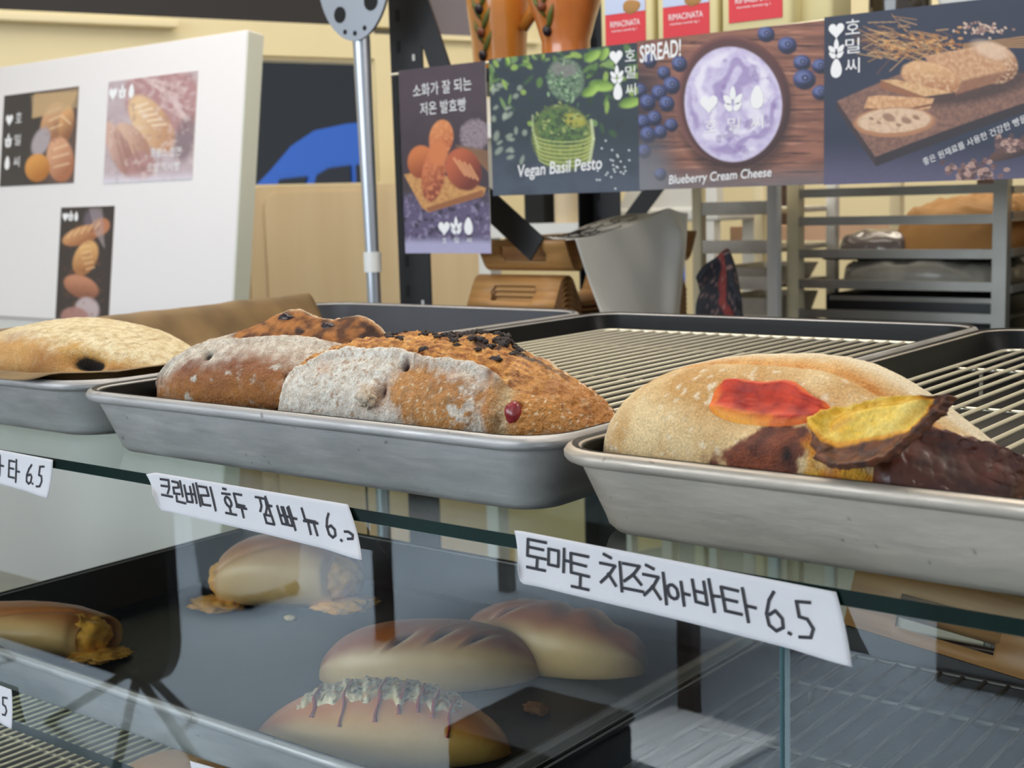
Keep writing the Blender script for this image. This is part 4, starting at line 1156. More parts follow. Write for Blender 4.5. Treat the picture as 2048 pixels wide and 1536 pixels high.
def hang(o, w, h):
    b = MB().box((0, .0002, 0), (w, .0009, h)).obj('backing_sheet', o, [M['paper']])
    return o


PY = 1.60
# loaf poster, portrait
A1 = Art(200, 330, ((275, 400), (780, 345), (775, 1390), (300, 1390)), (62, 48, 56))
A1.put(sstep(900, 400, A1.y) * .5, (84, 66, 74)); A1.put(np.clip(A1.n(.006, 3) + .1, 0, 1) * .5, (44, 34, 42))
A1.put(sstep(1040, 1130, A1.y + 60 * A1.n(.01, 3)), (92, 80, 112)); A1.put(sstep(.05, .3, A1.n(.03, 4, 3)) * sstep(1040, 1120, A1.y), (136, 124, 154)); A1.put(sstep(.1, .35, A1.n(.02, 4, 5)) * sstep(1060, 1140, A1.y), (48, 40, 60))
A1.ell(705, 745, 78, 92, (150, 132, 140), 20, .2, wob=.15, tex=(96, 80, 90))
for k in range(26): A1.line([(600 + k * 4, 800 + k * 2), (790, 830 + 5 * k)], 4, (150, 108, 72) if k % 2 else (98, 70, 54), .8)
A1.poly([(300, 960), (420, 930), (760, 1030), (745, 1075), (440, 1165), (400, 1140)], (206, 152, 92), 5, tex=(180, 120, 66)); A1.poly([(425, 1140), (745, 1040), (745, 1075), (440, 1165)], (150, 92, 52), 4)
A1.ell(400, 890, 78, 90, (206, 116, 62), 10, .1, shade=(150, 70, 34)); A1.ell(640, 930, 98, 118, (186, 92, 56), -20, .1, shade=(112, 44, 30), wob=.05)
for k in range(4): A1.line([(590 + 28 * k, 870 + 12 * k), (650 + 22 * k, 960 + 8 * k)], 8, (226, 160, 112), .7)
A1.ell(520, 760, 68, 100, (214, 130, 76), 12, .1, shade=(176, 84, 46), tex=(224, 150, 96)); A1.ell(470, 960, 66, 150, (198, 108, 62), 10, .1, shade=(140, 62, 40), tex=(214, 132, 86)); A1.ell(500, 840, 56, 70, (208, 120, 70), 10, .3)
A1.put(sstep(1290, 1345, A1.y) * .9, (178, 172, 206))  # glare along the sheet's foot, painted in as a lilac strip
p1 = A1.sheet('poster', .178, .288); p1.location = (-1.475, PY - .003, .0860); hang(p1, .178, .288)
tag(p1, 'tall dark poster of standing baguettes on a board, leftmost of the hanging row', 'poster')
text_mesh('lettering', '소화가 잘 되는', .030, .150, .2455, .2655, -.0006, p1, M['print_white'], rot=.03)
text_mesh('lettering', '저온 발효빵', .044, .138, .2160, .2360, -.0006, p1, M['print_white'], rot=.02)
marks(p1, ((0, .085, .040, .023), (1, .110, .042, .026), (2, .135, .042, .027)))
for t_, x_ in (('호', .080), ('밀', .105), ('씨', .130)): text_mesh('lettering', t_, x_, x_ + .010, .016, .0245, -.0006, p1, M['print_white'])

# basil pesto poster
A2 = Art(300, 250, ((780, 345), (1610, 232), (1585, 1045), (780, 1085)), (40, 52, 62))
A2.put(sstep(700, 1050, A2.y) * .7, (82, 90, 108)); A2.put(np.clip(A2.n(.006, 4) * 1.4, 0, 1) * .6, (24, 32, 38))
r2 = np.random.default_rng(21)
for k in range(130):
    x, y = r2.uniform(780, 1600), 260 + abs(r2.normal(0, 190))
    if 1080 < x < 1330 and 340 < y < 900: continue
    g = [(92, 126, 62), (150, 178, 84), (58, 88, 54), (120, 150, 90), (36, 58, 44)][k % 5]
    A2.ell(x, y, r2.uniform(14, 40), r2.uniform(8, 18), g, r2.uniform(0, 180), .5, .85)
for x, y, r in ((1360, 310, 50), (1400, 470, 62), (1540, 560, 55), (1340, 500, 50), (1420, 300, 40), (890, 350, 26)): A2.ell(x, y, r, r * .5, (166, 200, 92), r * 3, .4, .95, shade=(98, 134, 52))
for k in range(24): A2.ell(r2.uniform(790, 980), r2.uniform(330, 980), r2.uniform(8, 16), r2.uniform(14, 30), (168, 178, 160), r2.uniform(0, 90), .6, .6)
A2.ell(1210, 440, 98, 115, (94, 118, 92), 0, .2, .9, tex=(150, 172, 140)); A2.ell(1205, 385, 70, 45, (128, 120, 122), 0, .3, .7)
for k in range(60): A2.ell(1200 + r2.normal(0, 48), 470 + r2.normal(0, 60), r2.uniform(6, 16), r2.uniform(4, 9), [(44, 72, 56), (150, 178, 140), (76, 112, 76)][k % 3], r2.uniform(0, 180), .4, .85)
A2.ell(1180, 760, 166, 180, (108, 124, 60), 0, .12, .9, tex=(150, 156, 74)); A2.ell(1180, 700, 138, 105, (52, 76, 54), 0, .25, .9, tex=(104, 136, 66)); A2.ell(1250, 660, 60, 36, (166, 160, 66), 10, .5)
for k in range(70): A2.ell(1170 + r2.normal(0, 80), 690 + r2.normal(0, 50), r2.uniform(6, 15), r2.uniform(4, 9), [(40, 64, 42), (160, 172, 100), (90, 120, 60)][k % 3], r2.uniform(0, 180), .4, .85)
for k in range(7): A2.line([(1180 + (158 - k * 4) * math.cos(a), 740 + k * 22 + 42 * math.sin(a)) for a in np.linspace(.1, PI - .1, 16)], 4, (206, 212, 130), .6)
A2.line([(1338, 660), (1345, 760), (1320, 890)], 9, (214, 220, 170), .7); A2.line([(1022, 640), (1020, 720), (1050, 820)], 6, (190, 200, 150), .6)
for k in range(26): A2.ell(1440 + r2.normal(0, 55), 920 + r2.normal(0, 50), 5, 5, (216, 222, 226), 0, .5)
p2 = A2.sheet('poster', .2700, .2030); p2.location = (-1.2925, PY, .1730); hang(p2, .27, .203)
tag(p2, 'poster of a green pesto jar with basil leaves, reading Vegan Basil Pesto', 'poster')
text_mesh('lettering', 'Vegan Basil Pesto', .050, .2020, .0240, .0475, -.0006, p2, M['print_white'], .15, .012, .045)
marks(p2, ((0, .2290, .1870, .0210), (1, .2300, .1620, .0245), (2, .2310, .1395, .0235)))
for t_, z_ in (('호', .1790), ('밀', .1560), ('씨', .1320)): text_mesh('lettering', t_, .2440, .2610, z_, z_ + .0165, -.0006, p2, M['print_white'])

# blueberry cream cheese poster
A3 = Art(330, 280, ((95, 215), (1040, 88), (1030, 957), (75, 975)), (112, 70, 58))
gr = fbm(np.stack([A3.x * .004 + .35 * np.sin(A3.y * .006), A3.y * .030, 0 * A3.x], -1), 1, 5)
A3.put(np.clip(.5 + gr * 1.5, 0, 1), (156, 102, 82)); A3.put(sstep(.12, .36, fbm(np.stack([A3.x * .003, A3.y * .06, 0 * A3.x + 4], -1), 1, 4)), (66, 38, 36)); A3.put(sstep(.2, .4, fbm(np.stack([A3.x * .004, A3.y * .05, 0 * A3.x + 9], -1), 1, 3)) * .7, (190, 136, 112))
A3.put(sstep(380, 100, A3.x) * sstep(250, 420, A3.y) * .85, (40, 36, 48)); A3.put(sstep(820, 960, A3.y) * .8, (112, 104, 108)); A3.put(sstep(330, 60, A3.x) * sstep(650, 900, A3.y) * .6, (120, 122, 130))
A3.ell(592, 560, 300, 356, (46, 28, 30), 0, .14, .7); A3.ell(590, 520, 288, 345, (104, 58, 54), 0, .03, shade=(60, 30, 32)); A3.ell(560, 500, 284, 338, (150, 98, 90), 0, .02, .35); A3.ell(592, 520, 276, 333, (98, 56, 54), 0, .05, shade=(62, 34, 36)); A3.ell(588, 515, 262, 318, (88, 52, 52), 0, .04)
A3.ell(588, 532, 248, 300, (210, 200, 228), 0, .03, tex=(188, 172, 212))
ang = np.arctan2(A3.y - 500, A3.x - 600); rad = np.hypot(A3.x - 600, (A3.y - 500) * .85)
sw = np.sin(rad * .030 + 6.5 * A3.n(.0045, 3) + 1.2 * np.cos(ang - 1)); inside = np.clip((1.0 - np.sqrt(((A3.x - 588) / 240) ** 2 + ((A3.y - 532) / 290) ** 2)) * 8, 0, 1)
A3.put(sstep(.45, .95, sw) * inside * .75, (150, 128, 182)); A3.put(sstep(.4, .95, -sw) * inside * .7, (240, 234, 246)); A3.put(sstep(.12, .32, A3.n(.014, 4, 8)) * inside * .6, (134, 112, 168))
def berry(A, x, y, r):
    A.ell(x, y, r, r, (52, 60, 108), 0, .15, 1, shade=(24, 26, 52)); A.ell(x - r * .2, y - r * .3, r * .6, r * .5, (112, 124, 178), 0, .9, .75)
    A.ell(x + r * .05, y - r * .18, r * .30, r * .28, (26, 28, 58), 0, .3); A.ell(x + r * .05, y - r * .18, r * .14, r * .13, (120, 126, 170), 0, .4)
for x, y, r in ((765, 165, 42), (866, 222, 46), (935, 312, 42), (945, 400, 54), (1020, 330, 40), (1020, 470, 40), (320, 325, 42), (235, 372, 36), (275, 435, 46), (205, 475, 42), (100, 465, 38), (140, 525, 44), (245, 530, 42), (110, 625, 40), (175, 605, 40), (135, 690, 44), (205, 675, 36), (265, 640, 36), (110, 775, 38), (195, 895, 34), (160, 310, 40)): berry(A3, x, y, r)
A3.put(sstep(640, 860, A3.y) * sstep(330, 150, A3.x) * .45, (128, 128, 136))
p3 = A3.sheet('poster', .2770, .2030); p3.location = (-1.0270, PY - .002, .1745); hang(p3, .277, .203)
tag(p3, 'poster of a lilac cream bowl among blueberries, headed SPREAD!', 'poster')
text_mesh('lettering', 'SPREAD!', .0035, .0700, .1750, .1985, -.0006, p3, M['print_white'], .12, .018, .05)
text_mesh('lettering', 'Blueberry Cream Cheese', .0480, .2040, .0055, .0215, -.0006, p3, M['print_white'], .15, .012, .035)
marks(p3, ((0, .1120, .1115, .0260), (1, .1480, .1140, .0320), (2, .1835, .1150, .0300)))
for t_, x_ in (('호', .1050), ('밀', .1400), ('씨', .1740)): text_mesh('lettering', t_, x_, x_ + .0185, .0740, .0905, -.0006, p3, M['print_white'])

# sliced bread poster
A4 = Art(400, 280, ((1040, 88), (2225, -85), (2225, 892), (1030, 952)), (40, 46, 70))
A4.put(np.clip(A4.n(.003, 3) + .1, 0, 1) * .6, (26, 30, 48)); A4.put(sstep(700, 950, A4.y) * .85, (98, 92, 122)); A4.put(np.clip(A4.n(.05, 3, 2), 0, 1) * sstep(650, 900, A4.y) * .3, (60, 58, 84))
r4 = np.random.default_rng(5)
for k in range(150):
    x0 = r4.uniform(1330, 1700); y0 = 215 + (x0 - 1500) * .05 + r4.normal(0, 45); a = r4.normal(PI + .1, .45); L_ = r4.uniform(60, 150)
    A4.line([(x0, y0), (x0 + L_ * math.cos(a), y0 + L_ * math.sin(a) * .8)], 2.2, [(190, 138, 82), (128, 84, 56), (222, 176, 118)][k % 3], .75)
for k in range(60): A4.ell(1360 + k * 6.5 + r4.normal(0, 10), 230 + r4.normal(0, 28) - k * .6, 13, 6, [(186, 128, 70), (150, 96, 56), (214, 160, 98)][k % 3], 15 + r4.normal(0, 20), .4, .9)
for k in range(9): A4.line([(1750, 205 + k * 3), (1950, 175 + k * 5), (2100, 150 + 8 * k)], 4, [(186, 140, 92), (110, 78, 58)][k % 2], .85)
for k in range(60): A4.ell(1835 + r4.normal(0, 50), 122 + r4.normal(0, 16), 8, 6, [(206, 178, 160), (150, 116, 106)][k % 2], r4.uniform(0, 90), .4)
A4.poly([(1105, 515), (1470, 350), (2100, 350), (2100, 480), (1310, 800)], (118, 84, 74), 4, tex=(146, 106, 90)); A4.poly([(1105, 515), (1310, 800), (1312, 850), (1100, 545)], (58, 42, 46), 4); A4.poly([(1310, 800), (2100, 480), (2100, 530), (1312, 850)], (44, 34, 42), 4)
A4.ell(1800, 430, 300, 70, (52, 36, 38), -14, .5, .8)
A4.ell(1890, 300, 120, 100, (196, 144, 104), 30, .1, shade=(122, 76, 56), tex=(222, 186, 152)); A4.poly([(1560, 270), (1880, 200), (1960, 330), (1900, 400), (1720, 460), (1640, 400)], (190, 138, 100), 8, tex=(214, 170, 132)); A4.poly([(1720, 400), (1950, 340), (1900, 400), (1715, 470)], (128, 80, 60), 14, .8)
A4.ell(1590, 380, 150, 78, (216, 166, 120), 14, .1, shade=(176, 118, 80), wob=.06, tex=(226, 186, 144)); A4.ell(1880, 232, 90, 40, (232, 204, 180), 20, .6, .6)
A4.poly([(1340, 400), (1420, 395), (1700, 455), (1560, 480)], (222, 180, 134), 5, tex=(198, 146, 100)); A4.poly([(1340, 400), (1560, 480), (1540, 495), (1330, 440)], (150, 96, 66), 5)
A4.poly([(1270, 490), (1330, 478), (1610, 488), (1590, 540), (1440, 570), (1250, 550)], (200, 146, 102), 5, tex=(226, 180, 138)); A4.line([(1260, 552), (1440, 556), (1600, 520)], 6, (116, 72, 52))
A4.ell(1405, 615, 212, 78, (178, 124, 88), -4, .08, wob=.04); A4.ell(1405, 608, 190, 64, (222, 190, 160), -4, .12, wob=.05, tex=(196, 156, 126))
for x, y, r in ((1380, 592, 34), (1470, 606, 26), (1290, 600, 14), (1520, 590, 18), (1430, 630, 14), (1330, 620, 12)): A4.ell(x, y, r, r * .6, (140, 98, 78), 20, .4, .8)
A4.ell(2060, 720, 200, 44, (96, 66, 58), -25, .1, shade=(52, 36, 38))
for k in range(120):
    x, y = (1790 + r4.normal(0, 70), 870 + r4.normal(0, 32)) if k < 75 else (1985 + r4.normal(0, 50), 740 + r4.normal(0, 16) - (k % 40))
    A4.ell(x, y, 15, 11, [(186, 150, 138), (128, 94, 92), (92, 66, 70)][k % 3], r4.uniform(0, 180), .3); A4.line([(x - 6, y), (x + 6, y)], 1.8, (70, 46, 48))
A4.ell(2140, 200, 110, 60, (122, 82, 58), 60, .2)
p4 = A4.sheet('poster', .2930, .2070); p4.location = (-.7490, PY - .004, .1735); hang(p4, .293, .207)
tag(p4, 'dark blue poster of a sliced loaf on a wooden board, rightmost of hanging row', 'poster')
marks(p4, ((0, .0165, .1900, .0200), (1, .0165, .1665, .0235), (2, .0165, .1435, .0235)))
for t_, z_ in (('호', .1830), ('밀', .1600), ('씨', .1360)): text_mesh('lettering', t_, .0285, .0475, z_, z_ + .0180, -.0006, p4, M['print_white'])
text_mesh('lettering', '좋은 원재료를 사용한 건강한 빵을 만듭니다', .1240, .2900, .0480, .0570, -.0006, p4, M['print_white'], rot=.36)
for zz_ in (.374,):
    rod = MB().tube([(-1.50, PY + .006, .370), (-.40, PY + .006, .381)], .0022, 8).obj('hanging_wire', None, [M['wire']], 60)
    tag(rod, 'thin steel wire along the top edge of the hanging posters', 'wire')

# ------------------------------------------------------------------ white board leaning back, with photo cards
tilt = math.atan2(.148, 1.02)
bd = thing('display_board', 'thick white board leaning back at left, carrying three bread photos', 'board', (-2.183, 1.664, -1.15))
bd.rotation_euler = (-tilt, 0, 0)
Lb = 1.70
MB().box((-1.24, 0, 0), (0, .045, Lb), bev=.004).obj('panel', bd, [M['board']], 40)
MB().box((.0002, .002, .004), (.0040, .043, Lb - .004)).obj('edge_strip', bd, [M['board_edge']])

def card(label, A, w, h, x, s_up, ry=0.0):
    o = A.sheet('photo_card', w, h)
    MB().box((0, .0002, 0), (w, .0012, h)).obj('backing_sheet', o, [M['paper']])
    o.matrix_world = Matrix.Translation((-2.183, 1.664, -1.15)) @ Matrix.Rotation(-tilt, 4, 'X') @ Matrix.Translation((x, -.0018, s_up)) @ Matrix.Rotation(ry, 4, 'Y')
    tag(o, label, 'photo')
    return o
C1 = Art(120, 130, ((10, 450), (380, 420), (350, 885), (5, 890)), (58, 52, 54))
C1.put(sstep(180, 260, C1.x) * .6, (110, 86, 80))
for k in range(30): C1.line([(160 + k * 6, 560 - k), (170 + 7 * k, 450)], 6, [(206, 172, 126), (168, 124, 84)][k % 2], .7)
C1.ell(260, 600, 60, 110, (208, 160, 120), 12, .15, shade=(150, 100, 74)); C1.ell(320, 600, 34, 90, (214, 160, 112), 8, .15, shade=(140, 92, 66)); C1.ell(200, 680, 40, 70, (170, 158, 164), 20, .3)
C1.ell(290, 770, 62, 110, (214, 160, 128), -5, .15, shade=(168, 106, 76)); C1.ell(185, 805, 58, 68, (216, 150, 80), 0, .15, shade=(176, 110, 50))
for (x0, y0, x1, y1) in ((235, 540, 290, 520), (240, 580, 300, 556), (245, 620, 300, 600), (262, 720, 322, 700), (256, 760, 330, 742), (262, 805, 330, 790), (300, 560, 340, 600)): C1.line([(x0, y0), (x1, y1)], 5, (238, 206, 166), .6)
C1.put(sstep(.1, .4, C1.n(.03, 3, 6)) * sstep(200, 240, C1.x) * sstep(560, 600, C1.y) * .35, (120, 72, 48)); C1.poly([(150, 455), (375, 430), (372, 520), (300, 540), (160, 560)], (196, 168, 130), 12, .55)
c1 = card('left photo card on white board, dark with golden rolls', C1, .316, .226, -.900, 1.400)
marks(c1, ((0, .030, .165, .030), (1, .030, .112, .034), (2, .030, .058, .034)))
for t_, z_ in (('호', .155), ('밀', .100), ('씨', .046)): text_mesh('lettering', t_, .058, .084, z_, z_ + .026, -.0006, c1, M['print_white'])
C2 = Art(140, 140, ((528, 395), (952, 350), (930, 870), (500, 880)), (196, 178, 184))
C2.put(np.clip(C2.n(.01, 4) + .3, 0, 1) * .6, (168, 146, 152)); C2.ell(790, 480, 190, 170, (176, 130, 130), 30, .2, .9, tex=(206, 176, 178))
for k in range(6): C2.line([(700 + 30 * k, 380 + 20 * k), (840 + 20 * k, 420 + 50 * k)], 9, (216, 190, 190), .6)
C2.ell(740, 600, 80, 160, (226, 190, 150), -35, .15, shade=(190, 142, 112)); C2.ell(650, 690, 60, 120, (214, 178, 158), -40, .15, shade=(176, 132, 116)); C2.ell(580, 720, 50, 150, (208, 170, 156), -25, .2, shade=(160, 116, 110)); C2.ell(690, 800, 70, 70, (176, 132, 130), 0, .2); C2.ell(895, 680, 46, 110, (120, 98, 106), 10, .5, .8)
C2.put(sstep(820, 885, C2.y) * .8, (226, 220, 232)); C2.put(sstep(840, 760, C2.x) * 0, (0, 0, 0))
for k in range(5): C2.line([(655 + 22 * k, 520 + 22 * k), (720 + 22 * k, 500 + 26 * k)], 6, (246, 228, 204), .6)
for k in range(4): C2.line([(560 + 30 * k, 640 + 20 * k), (600 + 34 * k, 800 + 8 * k)], 5, (150, 108, 98), .5)
C2.put(sstep(.1, .4, C2.n(.03, 4, 6)) * .4, (232, 214, 208)); C2.put(sstep(.15, .4, C2.n(.025, 4, 9)) * .4, (150, 118, 116))
c2 = card('middle photo card on white board, pale mauve with cut loaves', C2, .318, .232, -.468, 1.395)
marks(c2, ((0, .020, .204, .030), (1, .055, .205, .032), (2, .088, .205, .032)))
text_mesh('lettering', '프랑스 천연', .170, .275, .052, .072, -.0006, c2, M['print_white']); text_mesh('lettering', '르방 식사빵', .160, .275, .020, .040, -.0006, c2, M['print_white'])
C3 = Art(90, 190, ((295, 990), (560, 990), (535, 1560), (270, 1560)), (56, 46, 46))
C3.ell(460, 1060, 50, 60, (110, 96, 110), 0, .4, .8)
C3.ell(400, 1130, 100, 44, (206, 150, 102), -18, .15, shade=(160, 100, 66)); C3.ell(490, 1090, 50, 40, (182, 118, 84), -30, .2); C3.ell(420, 1240, 56, 90, (218, 166, 108), 25, .15, shade=(168, 110, 66)); C3.ell(400, 1380, 90, 54, (192, 130, 100), 20, .15, shade=(140, 86, 64)); C3.ell(430, 1490, 60, 60, (190, 170, 172), 0, .25); C3.ell(370, 1530, 70, 50, (170, 124, 116), 0, .25)
for k in range(8): C3.line([(440 + 8 * k, 1000), (470 + 6 * k, 1120 + 10 * k)], 3, (176, 160, 160), .5)
C3.put(sstep(.1, .4, C3.n(.035, 4, 6)) * sstep(300, 330, C3.x) * sstep(520, 490, C3.x) * sstep(1060, 1100, C3.y) * .5, (120, 74, 54))
for k in range(5): C3.line([(330 + 34 * k, 1140 - 10 * k), (352 + 34 * k, 1108 - 10 * k)], 5, (232, 190, 144), .6); C3.line([(392 + 8 * k, 1190 + 26 * k), (440 + 6 * k, 1180 + 26 * k)], 5, (240, 200, 150), .5)
c3 = card('lower tall photo card on white board, stacked rolls on black', C3, .210, .272, -.630, 1.071)
marks(c3, ((0, .020, .250, .022), (1, .042, .251, .024), (2, .064, .250, .022)))

# ------------------------------------------------------------------ pole stand and slotted shelving
pole = thing('pole_stand', 'grey tubular pole with round drilled plate at top, before black shelving post', 'stand', (-1.552, 1.600, -1.15))
MB().tube([(0, 0, 0), (0, 0, 1.24)], .0118, 16).obj('lower_tube', pole, [M['pole']], 60)
MB().tube([(0, 0, 1.23), (-.004, 0, 1.585)], [.0115, .0145], 16).obj('upper_tube', pole, [M['pole']], 60)
MB().tube([(0, 0, 1.205), (0, 0, 1.238)], .0145, 16).obj('collar', pole, [M['white_plastic']], 40)
MB().lathe([(.052, 0), (.052, .008), (.03, .014)], 40).obj('foot_plate', pole, [M['pole']], 40)
pl = MB()
dpts = [(.079 * math.cos(a) * (1 - .10 * max(0, -math.sin(a))), .082 * math.sin(a) * (1.0 if math.sin(a) > 0 else 1.12)) for a in np.linspace(0, 2 * PI, 48)[:-1]]
pl.prism([(x, z + 1.668) for x, z in dpts], -.018, -.0125)
plo = pl.obj('round_plate', pole, [M['pole']], 40)
for x, z, r in ((-.032, 1.620, .0130), (.038, 1.634, .0150), (-.022, 1.592, .004), (0, 1.588, .004), (.022, 1.594, .004), (-.03, 1.735, .010), (.03, 1.735, .010)):
    MB().tube([(x, -.0187, z), (x, -.0178, z)], r, 20).obj('drilled_hole', plo, [M['hole']], 40)

sh = thing('shelving_unit', 'black slotted steel shelving holding jugs and wooden trays behind the case', 'shelving', (-1.2, 1.85, -1.15))
OX, OY = -1.2, 1.85
slot_me = {}
for nm, w_, h_ in (('bright', .0025, .0050), ('dark', .003, .0095)):
    slot_me[nm] = MB().box((-w_, -.0012, -h_), (w_, 0, h_)).mesh('slot'); slot_me[nm].materials.append(M['slot' if nm == 'bright' else 'hole'])
def upright(x, y, sx, sy, slots=(0, 0)):
    x -= OX; y -= OY
    mb = MB(); mb.box((x - .0015, min(y, y + sy * .046), 0), (x + .0015, max(y, y + sy * .046), 1.75))
    mb.box((min(x, x + sx * .070), y - .0015, 0), (max(x, x + sx * .070), y + .0015, 1.75))
    o = mb.obj('upright', sh, [M['black_metal']])
    for k in range(*slots):
        z = .55 + k * .05
        if k % 2 == 0: link('slot', slot_me['bright'], o).location = (x + sx * .052, y - .0016, z)
        link('slot', slot_me['dark'], o).location = (x + sx * .018, y - .0016, z + .02)
    return o
upright(-1.548, 1.66, 1, 1, (11, 25)); upright(-.385, 1.66, -1, 1); upright(-1.565, 2.255, 1, -1, (14, 25)); upright(-.385, 2.255, -1, -1)
for zz_ in (-.125, .372, -.62):
    MB().box((-1.535 - OX, 1.665 - OY, zz_ + 1.15 - .022), (-.39 - OX, 2.25 - OY, zz_ + 1.15)).obj('shelf_board', sh, [M['black_metal']])
def brace(p, q, w=.018):
    p = Vector(p) - Vector((OX, OY, -1.15)); q = Vector(q) - Vector((OX, OY, -1.15)); d = (q - p); n = Vector((d.z, 0, -d.x)).normalized() * w; t_ = Vector((0, .002, 0))
    MB().add([p + n - t_, p - n - t_, q - n - t_, q + n - t_, p + n + t_, p - n + t_, q - n + t_, q + n + t_],
             [(0, 1, 2, 3), (7, 6, 5, 4), (0, 4, 5, 1), (1, 5, 6, 2), (2, 6, 7, 3), (3, 7, 4, 0)]).obj('brace', sh, [M['black_metal']])
brace((-1.53, 1.668, .292), (-1.262, 1.668, .089), .022)
brace((-1.28, 2.262, .335), (-1.50, 2.262, .092))
brace((-1.53, 1.656, .62), (-1.43, 1.656, .36), .02)

# jugs with painted olives
def jug(label, prof, loc, m, handle, sprigs):
    t = thing('ceramic_jug', label, 'jug', loc)
    MB().lathe(prof, 48).obj('body', t, [m], 180)
    MB().tube(handle, .011, 12).obj('handle', t, [m], 180)
    def R(z): return float(np.interp(z, [p[1] for p in prof], [p[0] for p in prof]))
    for (an, z0, n) in sprigs:
        for k in range(n):
            z = z0 + k * .019; a = an + .10 * (k % 2) - .05; r = R(z)
            c_ = (r * math.cos(a), r * math.sin(a), z)
            if k % 2 == 0: blob(MB(), c_, .0085, (1, 1, 1.15), k, .05, 1, 8).obj('painted_olive', t, [M['olive'] if k % 4 == 0 else M['olive_red']], 180)
            for sg in (-1, 1):
                a2 = a + sg * .22; pts = []
                P_ = [((R(z + .016 * i)) * 1.004 * math.cos(a + sg * (.05 + .11 * i)), (R(z + .016 * i)) * 1.004 * math.sin(a + sg * (.05 + .11 * i)), z + .013 * i) for i in range(4)]
                if (k + (sg > 0)) % 2: MB().tube(P_, [.001, .0052, .0045, .0006], 6).obj('painted_leaf', t, [M['leaf']], 180)
    return t
jp1 = [(.044, 0), (.047, .004), (.046, .03), (.048, .07), (.054, .12), (.058, .17), (.052, .21), (.046, .24), (.050, .25)]
jug('left orange ceramic jug with painted olives, straight sided, on upper shelf', jp1, (-1.478, 1.86, .372), M['terracotta'],
    [(.054, 0, .20), (.085, 0, .20), (.092, 0, .16), (.076, 0, .11), (.052, 0, .085)], ((-1.50, .040, 9),))
jp2 = [(.040, 0), (.043, .005), (.040, .03), (.040, .05), (.050, .085), (.062, .12), (.069, .155), (.066, .19), (.052, .22), (.046, .25)]
jug('right red orange ceramic jug with narrow foot and round belly on upper shelf', jp2, (-1.322, 1.84, .372), M['terracotta_red'],
    [(.060, -.01, .20), (.098, -.02, .19), (.100, -.02, .14), (.066, -.01, .12)], ((-1.62, .065, 7),))

# flour packs
def pack(label, x, w, y, dz=0):
    t = thing('flour_pack', label, 'flour pack', (x, y, .372))
    MB().box((-w / 2, -.035, 0), (w / 2, .035, .20), bev=.008).obj('paper_bag', t, [M['pack']], 40)
    lab = MB().box((-w * .38, -.0362, .026 + dz), (w * .38, -.0354, .150 + dz)).obj('label', t, [M['pack_red']]); lab['label'] = 'red printed label'
    MB().box((-w * .38, -.0366, .072 + dz), (w * .38, -.0362, .150 + dz)).obj('label_picture', lab, [M['pack_blue']])
    mb = blob(MB(), (w * .12, -.0365, .080 + dz), .013, (1.2, .06, .8), 3, .3); mb.obj('bread_picture', lab, [M['kraft']], 180)
    text_mesh('lettering', 'RIMACINATA', -w * .28, w * .28, .052 + dz, .061 + dz, -.0368, lab, M['print_white'])
    text_mesh('lettering', 'macinata semola kg 1', -w * .26, w * .22, .044 + dz, .0485 + dz, -.0368, lab, M['print_white'])
    return t
pack('cream flour pack with red label, leftmost of three above the blueberry poster', -1.155, .096, 1.80)
pack('cream flour pack with red label, middle of three above the blueberry poster', -1.048, .104, 1.80)
pack('cream flour pack with red label, rightmost of three above the blueberry poster', -.934, .112, 1.80, .012)
t = thing('paper_pack', 'plain cream paper pack right of the red labelled flour packs', 'flour pack', (-.853, 1.83, .372))
MB().box((-.036, -.035, 0), (.022, .035, .21), bev=.008).obj('paper_bag', t, [M['pack']], 40)
j = thing('glass_jar', 'dark brown jar at top edge above the sliced loaf poster', 'jar', (-.775, 1.90, .372))
MB().lathe([(.040, 0), (.044, .006), (.044, .10), (.030, .12), (.030, .14)], 32).obj('body', j, [M['brown_jar']], 180)
MB().lathe([(.033, .14), (.033, .158)], 32).obj('lid', j, [M['wire']], 40)
b = thing('ceramic_bowl', 'white bowl with dark motif, barely visible at top edge, right of dark jar', 'bowl', (-.655, 1.86, .372))
MB().lathe([(.020, 0), (.022, .006), (.040, .030), (.052, .062), (.050, .062), (.038, .032), (.0, .010)], 36).obj('body', b, [M['white_plastic']], 180)
MB().tube([(-.012 + .004 * k, -.0475 + .0006 * abs(k - 3), .050 + .003 * math.sin(k)) for k in range(7)], .0022, 6).obj('painted_motif', b, [M['olive']], 60)

